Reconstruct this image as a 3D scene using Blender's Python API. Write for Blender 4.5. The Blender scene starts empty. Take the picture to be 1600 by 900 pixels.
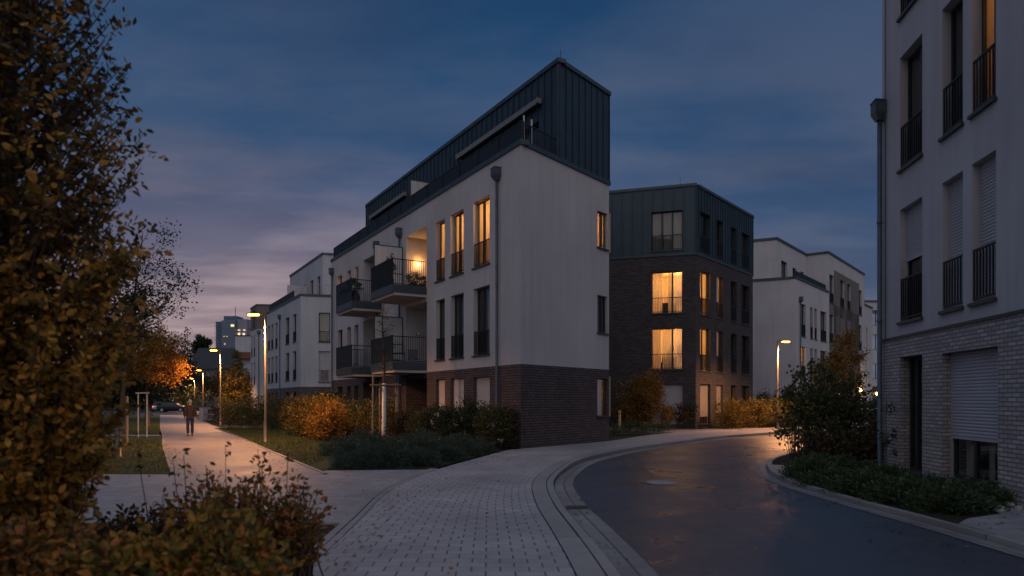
import bpy, bmesh, math, random
import numpy as np
from mathutils import Vector, Matrix

S = bpy.context.scene
COL = S.collection
R_ = math.radians
rng = random.Random(7)
nr = np.random.default_rng(11)

# ------------------------------------------------------------------ survey of the place
F_, HZ, CH = 1100.0, 625.0, 1.75          # focal length, eye level row, eye height used to survey the photograph
def G(px, py):
    Y = CH * F_ / (py - HZ)
    return ((px - 800) / F_ * Y, Y)

# ------------------------------------------------------------------ materials
MATS = {}
def newmat(name):
    m = bpy.data.materials.new(name); m.use_nodes = True
    nt = m.node_tree
    for n in list(nt.nodes): nt.nodes.remove(n)
    out = nt.nodes.new('ShaderNodeOutputMaterial')
    return m, nt, out
def N(nt, typ, **kw):
    n = nt.nodes.new(typ)
    for k, v in kw.items():
        if k.startswith('i_'):
            n.inputs[k[2:].replace('_', ' ')].default_value = v
        else:
            setattr(n, k, v)
    return n
def ramp(nt, fac, stops):
    r = nt.nodes.new('ShaderNodeValToRGB')
    el = r.color_ramp.elements
    while len(el) < len(stops): el.new(0.5)
    for e, (p, c) in zip(el, stops):
        e.position = p; e.color = (c[0], c[1], c[2], 1)
    nt.links.new(fac, r.inputs[0])
    return r.outputs[0]
def mix(nt, fac, a, b, typ='MIX'):
    m = nt.nodes.new('ShaderNodeMix'); m.data_type = 'RGBA'; m.blend_type = typ
    if isinstance(fac, (int, float)): m.inputs[0].default_value = fac
    else: nt.links.new(fac, m.inputs[0])
    for s, i in ((a, 6), (b, 7)):
        if isinstance(s, tuple): m.inputs[i].default_value = (*s[:3], 1)
        else: nt.links.new(s, m.inputs[i])
    return m.outputs[2]
def coords(nt, kind='obj', scale=(1, 1, 1)):
    if kind == 'uv':
        t = nt.nodes.new('ShaderNodeUVMap'); o = t.outputs[0]
    else:
        t = nt.nodes.new('ShaderNodeTexCoord'); o = t.outputs['Object']
    if scale != (1, 1, 1):
        mp = nt.nodes.new('ShaderNodeMapping'); mp.inputs['Scale'].default_value = scale
        nt.links.new(o, mp.inputs[0]); o = mp.outputs[0]
    return o
def noise(nt, co, scale, detail=4, rough=.55):
    n = nt.nodes.new('ShaderNodeTexNoise'); n.inputs['Scale'].default_value = scale
    n.inputs['Detail'].default_value = detail; n.inputs['Roughness'].default_value = rough
    nt.links.new(co, n.inputs['Vector'])
    return n.outputs['Fac']
def bump(nt, h, strength=.2, dist=.01):
    b = nt.nodes.new('ShaderNodeBump'); b.inputs['Strength'].default_value = strength
    b.inputs['Distance'].default_value = dist
    nt.links.new(h, b.inputs['Height'])
    return b.outputs[0]
def principled(nt, out, col, rough=.6, metal=0., normal=None, spec=.5):
    p = nt.nodes.new('ShaderNodeBsdfPrincipled')
    for s, nm in ((col, 'Base Color'), (rough, 'Roughness'), (metal, 'Metallic')):
        if isinstance(s, (int, float)): p.inputs[nm].default_value = s
        elif isinstance(s, tuple): p.inputs[nm].default_value = (*s[:3], 1)
        else: nt.links.new(s, p.inputs[nm])
    p.inputs['Specular IOR Level'].default_value = spec
    if normal is not None: nt.links.new(normal, p.inputs['Normal'])
    if out is not None: nt.links.new(p.outputs[0], out.inputs[0])
    return p

def m_plain(name, col, rough=.6, metal=0., var=.15, scale=3., spec=.5, bmp=0.):
    m, nt, out = newmat(name)
    co = coords(nt)
    f = noise(nt, co, scale)
    c = ramp(nt, f, [(.25, tuple(x * (1 - var) for x in col)), (.75, tuple(min(1, x * (1 + var)) for x in col))])
    nm = bump(nt, noise(nt, co, scale * 25), bmp, .005) if bmp else None
    principled(nt, out, c, rough, metal, nm, spec)
    MATS[name] = m
    return m

def m_render(name, col):
    m, nt, out = newmat(name)
    co = coords(nt)
    f1 = noise(nt, co, .35, 5)
    streak = noise(nt, coords(nt, 'obj', (2.2, 2.2, .18)), 1.6, 5, .6)
    grain = noise(nt, co, 60, 3)
    c = ramp(nt, f1, [(.3, tuple(x * .84 for x in col)), (.7, col)])
    c = mix(nt, .5, c, ramp(nt, streak, [(.3, (.80, .80, .79)), (.65, (1, 1, 1))]), 'MULTIPLY')
    c = mix(nt, .5, c, ramp(nt, grain, [(.3, (.88, .88, .88)), (.7, (1, 1, 1))]), 'MULTIPLY')
    principled(nt, out, c, .9, 0, bump(nt, grain, .35, .004), .25)
    MATS[name] = m
def m_brick(name, c1, c2, mortar, bw=.25, rh=.075, ms=.012, rough=.8):
    m, nt, out = newmat(name)
    co = coords(nt, 'uv')
    b = nt.nodes.new('ShaderNodeTexBrick'); nt.links.new(co, b.inputs['Vector'])
    b.inputs['Color1'].default_value = (0, 0, 0, 1); b.inputs['Color2'].default_value = (1, 1, 1, 1)
    b.inputs['Mortar'].default_value = (.5, .5, .5, 1)
    b.inputs['Scale'].default_value = 1; b.inputs['Mortar Size'].default_value = ms
    b.inputs['Brick Width'].default_value = bw; b.inputs['Row Height'].default_value = rh
    b.inputs['Mortar Smooth'].default_value = .1; b.inputs['Bias'].default_value = 0
    base = ramp(nt, b.outputs['Color'], [(0, c1), (.55, tuple((a + d) / 2 for a, d in zip(c1, c2))), (1, c2)])
    obj = coords(nt)
    big = noise(nt, obj, .8, 4)
    fine = noise(nt, obj, 25, 3)
    base = mix(nt, .6, base, ramp(nt, big, [(.3, (.72, .72, .74)), (.7, (1, 1, 1))]), 'MULTIPLY')
    base = mix(nt, .6, base, ramp(nt, fine, [(.3, (.7, .7, .7)), (.7, (1, 1, 1))]), 'MULTIPLY')
    c = mix(nt, b.outputs['Fac'], base, mortar)
    inv = nt.nodes.new('ShaderNodeMath'); inv.operation = 'SUBTRACT'; inv.inputs[0].default_value = 1
    nt.links.new(b.outputs['Fac'], inv.inputs[1])
    principled(nt, out, c, rough, 0, bump(nt, inv.outputs[0], .7, .008), .3)
    MATS[name] = m
def m_leaf(name, stops, trans=.35, rough=.55):
    m, nt, out = newmat(name)
    g = nt.nodes.new('ShaderNodeNewGeometry')
    c = ramp(nt, g.outputs['Random Per Island'], stops)
    p = principled(nt, None, c, rough, 0, None, .35)
    t = nt.nodes.new('ShaderNodeBsdfTranslucent'); nt.links.new(c, t.inputs[0])
    mx = nt.nodes.new('ShaderNodeMixShader'); mx.inputs[0].default_value = trans
    nt.links.new(p.outputs[0], mx.inputs[1]); nt.links.new(t.outputs[0], mx.inputs[2])
    nt.links.new(mx.outputs[0], out.inputs[0])
    MATS[name] = m
def m_emit(name, col, strength):
    m, nt, out = newmat(name)
    e = nt.nodes.new('ShaderNodeEmission'); e.inputs[0].default_value = (*col, 1); e.inputs[1].default_value = strength
    nt.links.new(e.outputs[0], out.inputs[0]); MATS[name] = m
def m_glass(name, tint=(.9, .95, .95), refl=1.6, base=.04, rough=.02):
    m, nt, out = newmat(name)
    tr = nt.nodes.new('ShaderNodeBsdfTransparent'); tr.inputs[0].default_value = (*tint, 1)
    gl = nt.nodes.new('ShaderNodeBsdfGlossy'); gl.inputs['Roughness'].default_value = rough
    fr = nt.nodes.new('ShaderNodeFresnel')
    gg = nt.nodes.new('ShaderNodeNewGeometry'); io = nt.nodes.new('ShaderNodeMath'); io.operation = 'MULTIPLY_ADD'
    io.inputs[1].default_value = 1 / 1.45 - 1.45; io.inputs[2].default_value = 1.45      # panes reflect alike from both sides
    nt.links.new(gg.outputs['Backfacing'], io.inputs[0]); nt.links.new(io.outputs[0], fr.inputs[0])
    ma = nt.nodes.new('ShaderNodeMath'); ma.operation = 'MULTIPLY_ADD'; ma.use_clamp = True
    nt.links.new(fr.outputs[0], ma.inputs[0]); ma.inputs[1].default_value = refl; ma.inputs[2].default_value = base
    wob = nt.nodes.new('ShaderNodeBump'); wob.inputs['Strength'].default_value = .03; wob.inputs['Distance'].default_value = .05
    nt.links.new(noise(nt, coords(nt), 1.3, 2), wob.inputs['Height']); nt.links.new(wob.outputs[0], gl.inputs['Normal'])
    mx = nt.nodes.new('ShaderNodeMixShader')
    nt.links.new(ma.outputs[0], mx.inputs[0]); nt.links.new(tr.outputs[0], mx.inputs[1]); nt.links.new(gl.outputs[0], mx.inputs[2])
    nt.links.new(mx.outputs[0], out.inputs[0]); MATS[name] = m
def m_translucent(name, col, trans=.5, transp=0.):
    m, nt, out = newmat(name)
    co = coords(nt, 'uv')
    f = noise(nt, co, 9, 3)
    c = ramp(nt, f, [(.3, tuple(x * .85 for x in col)), (.7, col)])
    d = principled(nt, None, c, .85, 0, None, .2)
    t = nt.nodes.new('ShaderNodeBsdfTranslucent'); nt.links.new(c, t.inputs[0])
    mx = nt.nodes.new('ShaderNodeMixShader'); mx.inputs[0].default_value = trans
    nt.links.new(d.outputs[0], mx.inputs[1]); nt.links.new(t.outputs[0], mx.inputs[2])
    o = mx.outputs[0]
    if transp:
        tp = nt.nodes.new('ShaderNodeBsdfTransparent')
        m2 = nt.nodes.new('ShaderNodeMixShader'); m2.inputs[0].default_value = transp
        nt.links.new(o, m2.inputs[1]); nt.links.new(tp.outputs[0], m2.inputs[2]); o = m2.outputs[0]
    nt.links.new(o, out.inputs[0]); MATS[name] = m

m_render('render_white', (.57, .55, .56))
m_render('render_cool', (.53, .55, .59))
m_render('render_far', (.56, .56, .585))
m_render('render_taupe', (.20, .18, .17))
m_brick('brick_brown', (.10, .077, .08), (.155, .118, .118), (.034, .03, .031), .29, .098, .016)
m_brick('brick_black', (.06, .055, .06), (.11, .098, .10), (.03, .028, .03), .29, .098, .015)
m_brick('brick_pale', (.40, .365, .35), (.62, .565, .545), (.19, .175, .17), .25, .078, .013)
m_brick('brick_grey', (.10, .095, .10), (.15, .14, .14), (.07, .07, .07))
m_plain('cover_stone', (.27, .27, .28), .7, 0, .3, 12, .4, .3)
m_plain('zinc', (.034, .060, .080), .5, .3, .18, 1.2)
m_plain('zinc_trim', (.05, .075, .09), .5, .3, .15, 2)
m_plain('zinc_pipe', (.085, .11, .125), .45, .4, .2, 4)
m_plain('frame_dark', (.028, .034, .038), .5, .1, .15, 4)
m_plain('rail_dark', (.015, .02, .026), .55, .1, .15, 4)
m_plain('panel_dark', (.016, .023, .03), .6, .0, .15, 2, .25)
m_plain('sill_metal', (.07, .075, .08), .5, .4, .15, 4)
m_plain('shutter_grey', (.46, .46, .49), .5, .1, .08, 2)
m_plain('shutter_taupe', (.24, .225, .22), .5, 0, .06, 2)
m_plain('shutter_white', (.50, .48, .48), .5, .0, .06, 2)
m_plain('concrete', (.40, .38, .36), .85, 0, .15, 1.5, .3, .2)
m_plain('roof_gravel', (.16, .15, .15), .95, 0, .3, 6)
m_plain('awning_fabric', (.20, .21, .22), .8, 0, .1, 2)
m_plain('frame_white', (.70, .69, .68), .5, 0, .05, 2)
m_glass('glass')
m_glass('glass_blue', (.55, .68, .75), 1.8, .10, .05)
m_translucent('frosted', (.78, .78, .78), .4)
m_translucent('curtain', (.74, .66, .55), .5, .12)
m_translucent('sheer', (.80, .74, .66), .55, .35)
m_plain('plaster_room', (.72, .58, .42), .9, 0, .06, 1)
m_plain('wood_dark', (.06, .035, .02), .6, 0, .3, 3)
m_plain('wood_post', (.12, .095, .075), .8, 0, .25, 6, .3, .3)
m_plain('wood_pale', (.45, .30, .16), .75, 0, .2, 6)
m_plain('bark', (.07, .055, .045), .9, 0, .35, 9, .2, .5)
m_plain('bark_lime', (.55, .54, .52), .9, 0, .15, 9, .2, .3)
m_plain('pole_metal', (.11, .095, .08), .5, .5, .12, 5)
m_plain('white_tube', (.30, .29, .28), .5, .1, .1, 5)
m_plain('iron', (.11, .11, .115), .45, .8, .3, 14)
m_plain('pot', (.06, .055, .055), .6, 0, .2, 6)
m_plain('stone', (.36, .34, .32), .8, 0, .25, 8)
m_plain('car_black', (.012, .013, .016), .25, .3, .1, 2)
m_plain('car_silver', (.42, .43, .45), .3, .6, .05, 2)
m_plain('car_white', (.66, .67, .70), .28, .0, .04, 2)
m_plain('tyre', (.015, .015, .015), .85, 0, .1, 9)
m_plain('car_glass', (.02, .025, .03), .06, 0, .05, 2)
m_plain('head_glass', (.75, .74, .7), .15, 0, .05, 2)
m_emit('tail_red', (1, .18, .12), 1.6)
m_plain('cloth_brown', (.032, .021, .016), .9, 0, .2, 9)
m_plain('cloth_blue', (.018, .022, .045), .9, 0, .2, 9)
m_plain('skin', (.45, .28, .20), .6, 0, .05, 5)
m_plain('hair_grey', (.28, .26, .24), .8, 0, .15, 30)
m_plain('shoe', (.02, .018, .016), .6, 0, .1, 9)
m_plain('cushion_blue', (.12, .16, .20), .85, 0, .1, 6)
m_plain('roof_tiles', (.035, .033, .038), .8, 0, .25, 2)
m_plain('terracotta', (.18, .07, .045), .8, 0, .2, 4)
m_emit('lamp_lens', (1.0, .40, .035), 24)
m_emit('lamp_bulb', (1.0, .60, .22), 30)
m_emit('lamp_small', (1.0, .52, .18), 14)
m_emit('window_far', (1.0, .72, .42), 1.1)
m_emit('window_warm', (1.0, .62, .32), .55)
m_leaf('leaf_hornbeam', [(0, (.06, .06, .018)), (.2, (.16, .11, .024)), (.45, (.36, .19, .034)), (.75, (.54, .26, .044)), (1, (.68, .38, .08))], .45)  # lower crown: warm lamp light put into the brighter orange leaf colour
m_leaf('leaf_upper', [(0, (.04, .036, .016)), (.5, (.10, .065, .022)), (.85, (.2, .10, .03)), (1, (.3, .14, .04))])  # darker copy of the hornbeam leaves, beyond that warm light
m_leaf('leaf_bush', [(0, (.06, .065, .02)), (.3, (.18, .15, .03)), (.6, (.38, .23, .04)), (.93, (.52, .26, .05)), (.97, (.45, .14, .04)), (1, (.5, .13, .04))], .45)
m_leaf('leaf_red', [(0, (.06, .05, .018)), (.45, (.22, .12, .03)), (.85, (.42, .19, .04)), (1, (.5, .14, .05))], .42)
m_leaf('leaf_darkgreen', [(0, (.016, .028, .014)), (.6, (.032, .05, .022)), (1, (.06, .07, .03))])
m_leaf('leaf_juniper', [(0, (.022, .042, .032)), (.6, (.045, .075, .052)), (1, (.075, .105, .07))], .2)
m_leaf('leaf_fern', [(0, (.03, .055, .026)), (.6, (.065, .105, .045)), (1, (.12, .15, .06))], .3)
m_leaf('leaf_shrub', [(0, (.035, .052, .022)), (.55, (.075, .095, .035)), (.82, (.14, .12, .035)), (1, (.28, .15, .035))])
m_leaf('leaf_gold', [(0, (.05, .05, .014)), (.5, (.13, .10, .022)), (1, (.28, .17, .035))], .45)
m_leaf('leaf_amber', [(0, (.07, .05, .015)), (.5, (.24, .13, .026)), (1, (.44, .22, .045))], .42)
m_leaf('leaf_glow', [(0, (.14, .075, .02)), (.5, (.38, .19, .035)), (1, (.58, .30, .06))], .5)
m_leaf('leaf_olive', [(0, (.06, .06, .018)), (.5, (.14, .12, .03)), (1, (.28, .20, .045))], .4)
m_leaf('leaf_brown', [(0, (.035, .026, .015)), (.6, (.07, .048, .02)), (1, (.13, .08, .03))])
m_leaf('petal_white', [(0, (.5, .46, .40)), (1, (.7, .66, .58))])
m_leaf('grass_blade', [(0, (.03, .05, .014)), (.7, (.06, .085, .022)), (1, (.12, .12, .035))], .3)
m_leaf('litter', [(0, (.10, .05, .02)), (.6, (.24, .12, .035)), (1, (.42, .26, .08))], .1)

def ground_mat(name, c1, c2, scale=1.5, rough=.95):
    m, nt, out = newmat(name)
    co = coords(nt)
    f = noise(nt, co, scale, 6, .65); f2 = noise(nt, co, scale * 14, 4)
    c = mix(nt, .6, ramp(nt, f, [(.3, c1), (.7, c2)]), ramp(nt, f2, [(.3, (.5, .5, .5)), (.7, (1, 1, 1))]), 'MULTIPLY')
    principled(nt, out, c, rough, 0, bump(nt, f2, .6, .03), .2); MATS[name] = m
ground_mat('soil', (.018, .015, .011), (.045, .035, .022))
ground_mat('lawn', (.030, .045, .013), (.075, .085, .024), .8)
ground_mat('field', (.02, .025, .012), (.035, .035, .018), .05)

def paver_mat(name, bw, rh, ms, c1, c2, mortar, rough=.62, vs=1., off=.5):
    m, nt, out = newmat(name)
    co = coords(nt, 'uv', (1, vs, 1)); rh = rh * vs
    b = nt.nodes.new('ShaderNodeTexBrick'); nt.links.new(co, b.inputs['Vector']); b.offset = off
    b.inputs['Color1'].default_value = (0, 0, 0, 1); b.inputs['Color2'].default_value = (1, 1, 1, 1)
    b.inputs['Scale'].default_value = 1; b.inputs['Mortar Size'].default_value = ms; b.inputs['Mortar Smooth'].default_value = .25
    b.inputs['Brick Width'].default_value = bw; b.inputs['Row Height'].default_value = rh; b.inputs['Bias'].default_value = 0
    obj = coords(nt)
    n1 = noise(nt, obj, .55, 5, .6); n2 = noise(nt, obj, 38, 4, .65); n3 = noise(nt, obj, 4, 4)
    c = ramp(nt, b.outputs['Color'], [(0, c1), (1, c2)])
    c = mix(nt, .75, c, ramp(nt, n1, [(.28, (.58, .58, .60)), (.68, (1, 1, 1))]), 'MULTIPLY')
    c = mix(nt, .5, c, ramp(nt, n3, [(.3, (.78, .77, .76)), (.65, (1, 1, 1))]), 'MULTIPLY')
    c = mix(nt, .5, c, ramp(nt, n2, [(.25, (.7, .7, .7)), (.7, (1, 1, 1))]), 'MULTIPLY')
    c = mix(nt, b.outputs['Fac'], c, mortar)
    inv = nt.nodes.new('ShaderNodeMath'); inv.operation = 'SUBTRACT'; inv.inputs[0].default_value = 1
    nt.links.new(b.outputs['Fac'], inv.inputs[1])
    hh = nt.nodes.new('ShaderNodeMath'); hh.operation = 'MULTIPLY_ADD'; hh.inputs[1].default_value = .25
    nt.links.new(n2, hh.inputs[0]); nt.links.new(inv.outputs[0], hh.inputs[2])
    rg = ramp(nt, n1, [(.3, (rough - .14,) * 3), (.7, (rough + .1,) * 3)])
    principled(nt, out, c, rg, 0, bump(nt, hh.outputs[0], .6, .008), .4); MATS[name] = m
paver_mat('paver', .30, .20, .011, (.375, .355, .352), (.435, .416, .412), (.11, .10, .10), .62, 3.2)
paver_mat('paver_small', .21, .105, .007, (.28, .265, .265), (.40, .38, .375), (.12, .115, .115))
paver_mat('paver_path', .24, .16, .007, (.26, .24, .235), (.36, .335, .325), (.12, .11, .105))
paver_mat('kerbstone', 1.0, 3.0, .010, (.29, .275, .265), (.37, .35, .34), (.05, .047, .045))
paver_mat('gutter_slab', .205, .50, .011, (.21, .20, .20), (.28, .268, .262), (.05, .048, .047), .6, 2., 0)
paver_mat('flagstone', .6, .4, .008, (.34, .33, .32), (.42, .40, .39), (.1, .1, .1))

def asphalt():
    m, nt, out = newmat('asphalt')
    co = coords(nt)
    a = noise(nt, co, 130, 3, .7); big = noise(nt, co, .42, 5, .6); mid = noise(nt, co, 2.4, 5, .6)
    c = ramp(nt, a, [(.3, (.024, .031, .045)), (.7, (.074, .087, .115))])  # bluish sky reflection on the damp road put into the base colour
    c = mix(nt, .6, c, ramp(nt, mid, [(.35, (.85, .85, .86)), (.65, (1, 1, 1))]), 'MULTIPLY')
    mm = nt.nodes.new('ShaderNodeMath'); mm.operation = 'MULTIPLY_ADD'; mm.inputs[1].default_value = .35
    nt.links.new(mid, mm.inputs[0])
    sc = nt.nodes.new('ShaderNodeMath'); sc.operation = 'MULTIPLY'; sc.inputs[1].default_value = .65
    nt.links.new(big, sc.inputs[0]); nt.links.new(sc.outputs[0], mm.inputs[2])
    rg = ramp(nt, mm.outputs[0], [(.38, (.25,) * 3), (.46, (.36,) * 3), (.56, (.47,) * 3)])
    principled(nt, out, c, rg, 0, bump(nt, a, .6, .005), .45); MATS['asphalt'] = m
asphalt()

# ------------------------------------------------------------------ mesh helpers
class MB:
    def __init__(s): s.v = []; s.f = []; s.uv = []; s.smooth = False
    def quad(s, pts, uv=None):
        i = len(s.v); s.v += [tuple(p) for p in pts]; s.f.append(tuple(range(i, i + len(pts))))
        s.uv.append(uv if uv else [(p[0], p[1]) for p in pts])
    def box(s, x0, x1, y0, y1, z0, z1, M=None):
        c = [(x, y, z) for z in (z0, z1) for y in (y0, y1) for x in (x0, x1)]
        if M: c = [M(*p) for p in c]
        for f in ((0, 2, 3, 1), (4, 5, 7, 6), (0, 1, 5, 4), (2, 6, 7, 3), (0, 4, 6, 2), (1, 3, 7, 5)):
            s.quad([c[k] for k in f])
    def tube(s, pts, rad, n=6, cap=True):
        if isinstance(rad, (int, float)): rad = [rad] * len(pts)
        pts = [Vector(p) for p in pts]; base = len(s.v); prev = None
        for i, p in enumerate(pts):
            d = (pts[min(i + 1, len(pts) - 1)] - pts[max(i - 1, 0)])
            d = d.normalized() if d.length > 1e-9 else Vector((0, 0, 1))
            a = d.orthogonal().normalized() if prev is None else (prev - d * prev.dot(d))
            a = a.normalized() if a.length > 1e-6 else d.orthogonal().normalized()
            prev = a; b = d.cross(a)
            for k in range(n):
                th = 2 * math.pi * k / n
                s.v.append(tuple(p + (a * math.cos(th) + b * math.sin(th)) * rad[i]))
        for i in range(len(pts) - 1):
            for k in range(n):
                q = (base + i * n + k, base + i * n + (k + 1) % n, base + (i + 1) * n + (k + 1) % n, base + (i + 1) * n + k)
                s.f.append(q); s.uv.append([(0, 0)] * 4)
        if cap:
            for o in (0, (len(pts) - 1) * n):
                s.f.append(tuple(base + o + k for k in range(n))); s.uv.append([(0, 0)] * n)
    def lathe(s, prof, c=(0, 0, 0), n=16):
        base = len(s.v)
        for r, z in prof:
            for k in range(n):
                th = 2 * math.pi * k / n; s.v.append((c[0] + r * math.cos(th), c[1] + r * math.sin(th), c[2] + z))
        for i in range(len(prof) - 1):
            for k in range(n):
                s.f.append((base + i * n + k, base + i * n + (k + 1) % n, base + (i + 1) * n + (k + 1) % n, base + (i + 1) * n + k)); s.uv.append([(0, 0)] * 4)
        for i in (0, len(prof) - 1):
            s.f.append(tuple(base + i * n + k for k in range(n))); s.uv.append([(0, 0)] * n)
    def prism(s, poly, z0, z1):
        s.quad([(x, y, z1) for x, y in poly])
        for i in range(len(poly)):
            a, b = poly[i], poly[(i + 1) % len(poly)]
            s.quad([(a[0], a[1], z0), (b[0], b[1], z0), (b[0], b[1], z1), (a[0], a[1], z1)])
    def build(s, name, mat, parent=None, off=None, smooth=None):
        me = bpy.data.meshes.new(name)
        v = s.v
        if off is None and parent is not None: off = ROOTLOC.get(parent.name)
        if off is not None: v = [(x - off[0], y - off[1], z - off[2]) for x, y, z in v]
        me.from_pydata(v, [], s.f)
        ul = me.uv_layers.new(name='UVMap')
        flat = [c for f in s.uv for p in f for c in p]
        ul.data.foreach_set('uv', flat)
        me.materials.append(MATS[mat])
        if smooth if smooth is not None else s.smooth:
            me.polygons.foreach_set('use_smooth', [True] * len(me.polygons))
        o = bpy.data.objects.new(name, me); COL.objects.link(o)
        if parent is not None:
            o.parent = parent; ROOTLOC[o.name] = ROOTLOC.get(parent.name, (0, 0, 0))
        return o
ROOTLOC = {}
def thing(name, label, cat, loc=(0, 0, 0), group=None):
    o = bpy.data.objects.new(name, None); COL.objects.link(o)
    o.location = loc; o.empty_display_size = .3
    o['label'] = label; o['category'] = cat
    if group: o['group'] = group
    ROOTLOC[o.name] = tuple(loc)
    return o
def tag(o, label, cat, group=None):
    o['label'] = label; o['category'] = cat
    if group: o['group'] = group
    return o
def struct(mb, name, mat):
    o = mb.build(name, mat); o['kind'] = 'structure'; return o
def copy_tree(o, loc, rotz=0, label=None):
    c = o.copy(); COL.objects.link(c); c.location = loc; c.rotation_euler = (0, 0, rotz)
    if label: c['label'] = label
    def rec(a, b):
        for ch in list(a.children):
            k = ch.copy(); COL.objects.link(k); k.parent = b; rec(ch, k)
    rec(o, c)
    return c

class Fac:
    """A wall plane: origin on the ground, unit direction along it, unit normal to the outside."""
    def __init__(s, O, u, side=1):
        L = math.hypot(*u); s.O = O; s.u = (u[0] / L, u[1] / L); s.n = (s.u[1] * side, -s.u[0] * side)
    def P(s, t, d, z): return (s.O[0] + s.u[0] * t + s.n[0] * d, s.O[1] + s.u[1] * t + s.n[1] * d, z)
    def t(s, px, d=0):
        ox, oy = s.O[0] + s.n[0] * d, s.O[1] + s.n[1] * d
        k = (px - 800) / F_
        return (k * oy - ox) / (s.u[0] - k * s.u[1])
    def z(s, px, py, d=0):
        t = s.t(px, d); Y = s.P(t, d, 0)[1]
        return CH + (HZ - py) * Y / F_
    def xy(s, t, d=0): return s.P(t, d, 0)[:2]
    def box(s, mb, t0, t1, d0, d1, z0, z1): mb.box(t0, t1, d0, d1, z0, z1, s.P)

def wall(mb, F, t0, t1, z0, z1, holes=(), depth=.2):
    """Wall sheet in facade F with openings; every opening gets its reveals (and a back wall when h[5])."""
    hs = []
    for h in holes:
        if h[2] < z1 - .01 and h[3] > z0 + .01:
            hs.append((max(h[0], t0), min(h[1], t1), max(h[2], z0), min(h[3], z1), h[4] if len(h) > 4 else depth, h[5] if len(h) > 5 else False))
    ts = sorted(set([t0, t1] + [h[0] for h in hs] + [h[1] for h in hs]))
    zs = sorted(set([z0, z1] + [h[2] for h in hs] + [h[3] for h in hs]))
    for i in range(len(ts) - 1):
        for j in range(len(zs) - 1):
            a, b, c, d = ts[i], ts[i + 1], zs[j], zs[j + 1]
            if b - a < 1e-5 or d - c < 1e-5: continue
            if any(h[0] - 1e-6 <= a and h[1] + 1e-6 >= b and h[2] - 1e-6 <= c and h[3] + 1e-6 >= d for h in hs): continue
            mb.quad([F.P(a, 0, c), F.P(b, 0, c), F.P(b, 0, d), F.P(a, 0, d)], [(a, c), (b, c), (b, d), (a, d)])
    for a, b, c, d, dp, back in hs:
        mb.quad([F.P(a, 0, c), F.P(a, -dp, c), F.P(a, -dp, d), F.P(a, 0, d)], [(0, c), (dp, c), (dp, d), (0, d)])
        mb.quad([F.P(b, 0, c), F.P(b, -dp, c), F.P(b, -dp, d), F.P(b, 0, d)], [(0, c), (dp, c), (dp, d), (0, d)])
        mb.quad([F.P(a, 0, d), F.P(b, 0, d), F.P(b, -dp, d), F.P(a, -dp, d)], [(a, 0), (b, 0), (b, dp), (a, dp)])
        mb.quad([F.P(a, 0, c), F.P(b, 0, c), F.P(b, -dp, c), F.P(a, -dp, c)], [(a, 0), (b, 0), (b, dp), (a, dp)])
        if back: mb.quad([F.P(a, -dp, c), F.P(b, -dp, c), F.P(b, -dp, d), F.P(a, -dp, d)], [(a, c), (b, c), (b, d), (a, d)])

def bars(mb, F, t0, t1, d, z0, z1, step=.11, w=.014, dep=.03, top=.04):
    F.box(mb, t0, t1, d - .02, d + .02, z1 - top, z1)
    F.box(mb, t0, t1, d - .015, d + .015, z0, z0 + .035)
    n = max(2, int(round((t1 - t0) / step)))
    for i in range(n + 1):
        t = t0 + (t1 - t0 - w) * i / n
        F.box(mb, t, t + w, d - dep / 2, d + dep / 2, z0 + .035, z1 - top)

def curtain_sheet(root, F, t0, t1, d, z0, z1, mat='curtain', amp=.03, wl=.15, name='curtain'):
    mb = MB(); n = max(8, int((t1 - t0) / wl * 8)); ph = rng.random() * 6
    col = []
    for i in range(n + 1):
        t = t0 + (t1 - t0) * i / n
        dd = d + amp * math.sin(2 * math.pi * (t - t0) / wl + ph + .8 * math.sin(t * 3)) * (0.7 + .3 * math.sin(t * 9))
        col.append((t, dd))
    for i in range(n):
        (a, da), (b, db) = col[i], col[i + 1]
        mb.quad([F.P(a, da, z0), F.P(b, db, z0), F.P(b, db, z1), F.P(a, da, z1)], [(a, z0), (b, z0), (b, z1), (a, z1)])
    return mb.build(name, mat, root, smooth=True)

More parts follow.
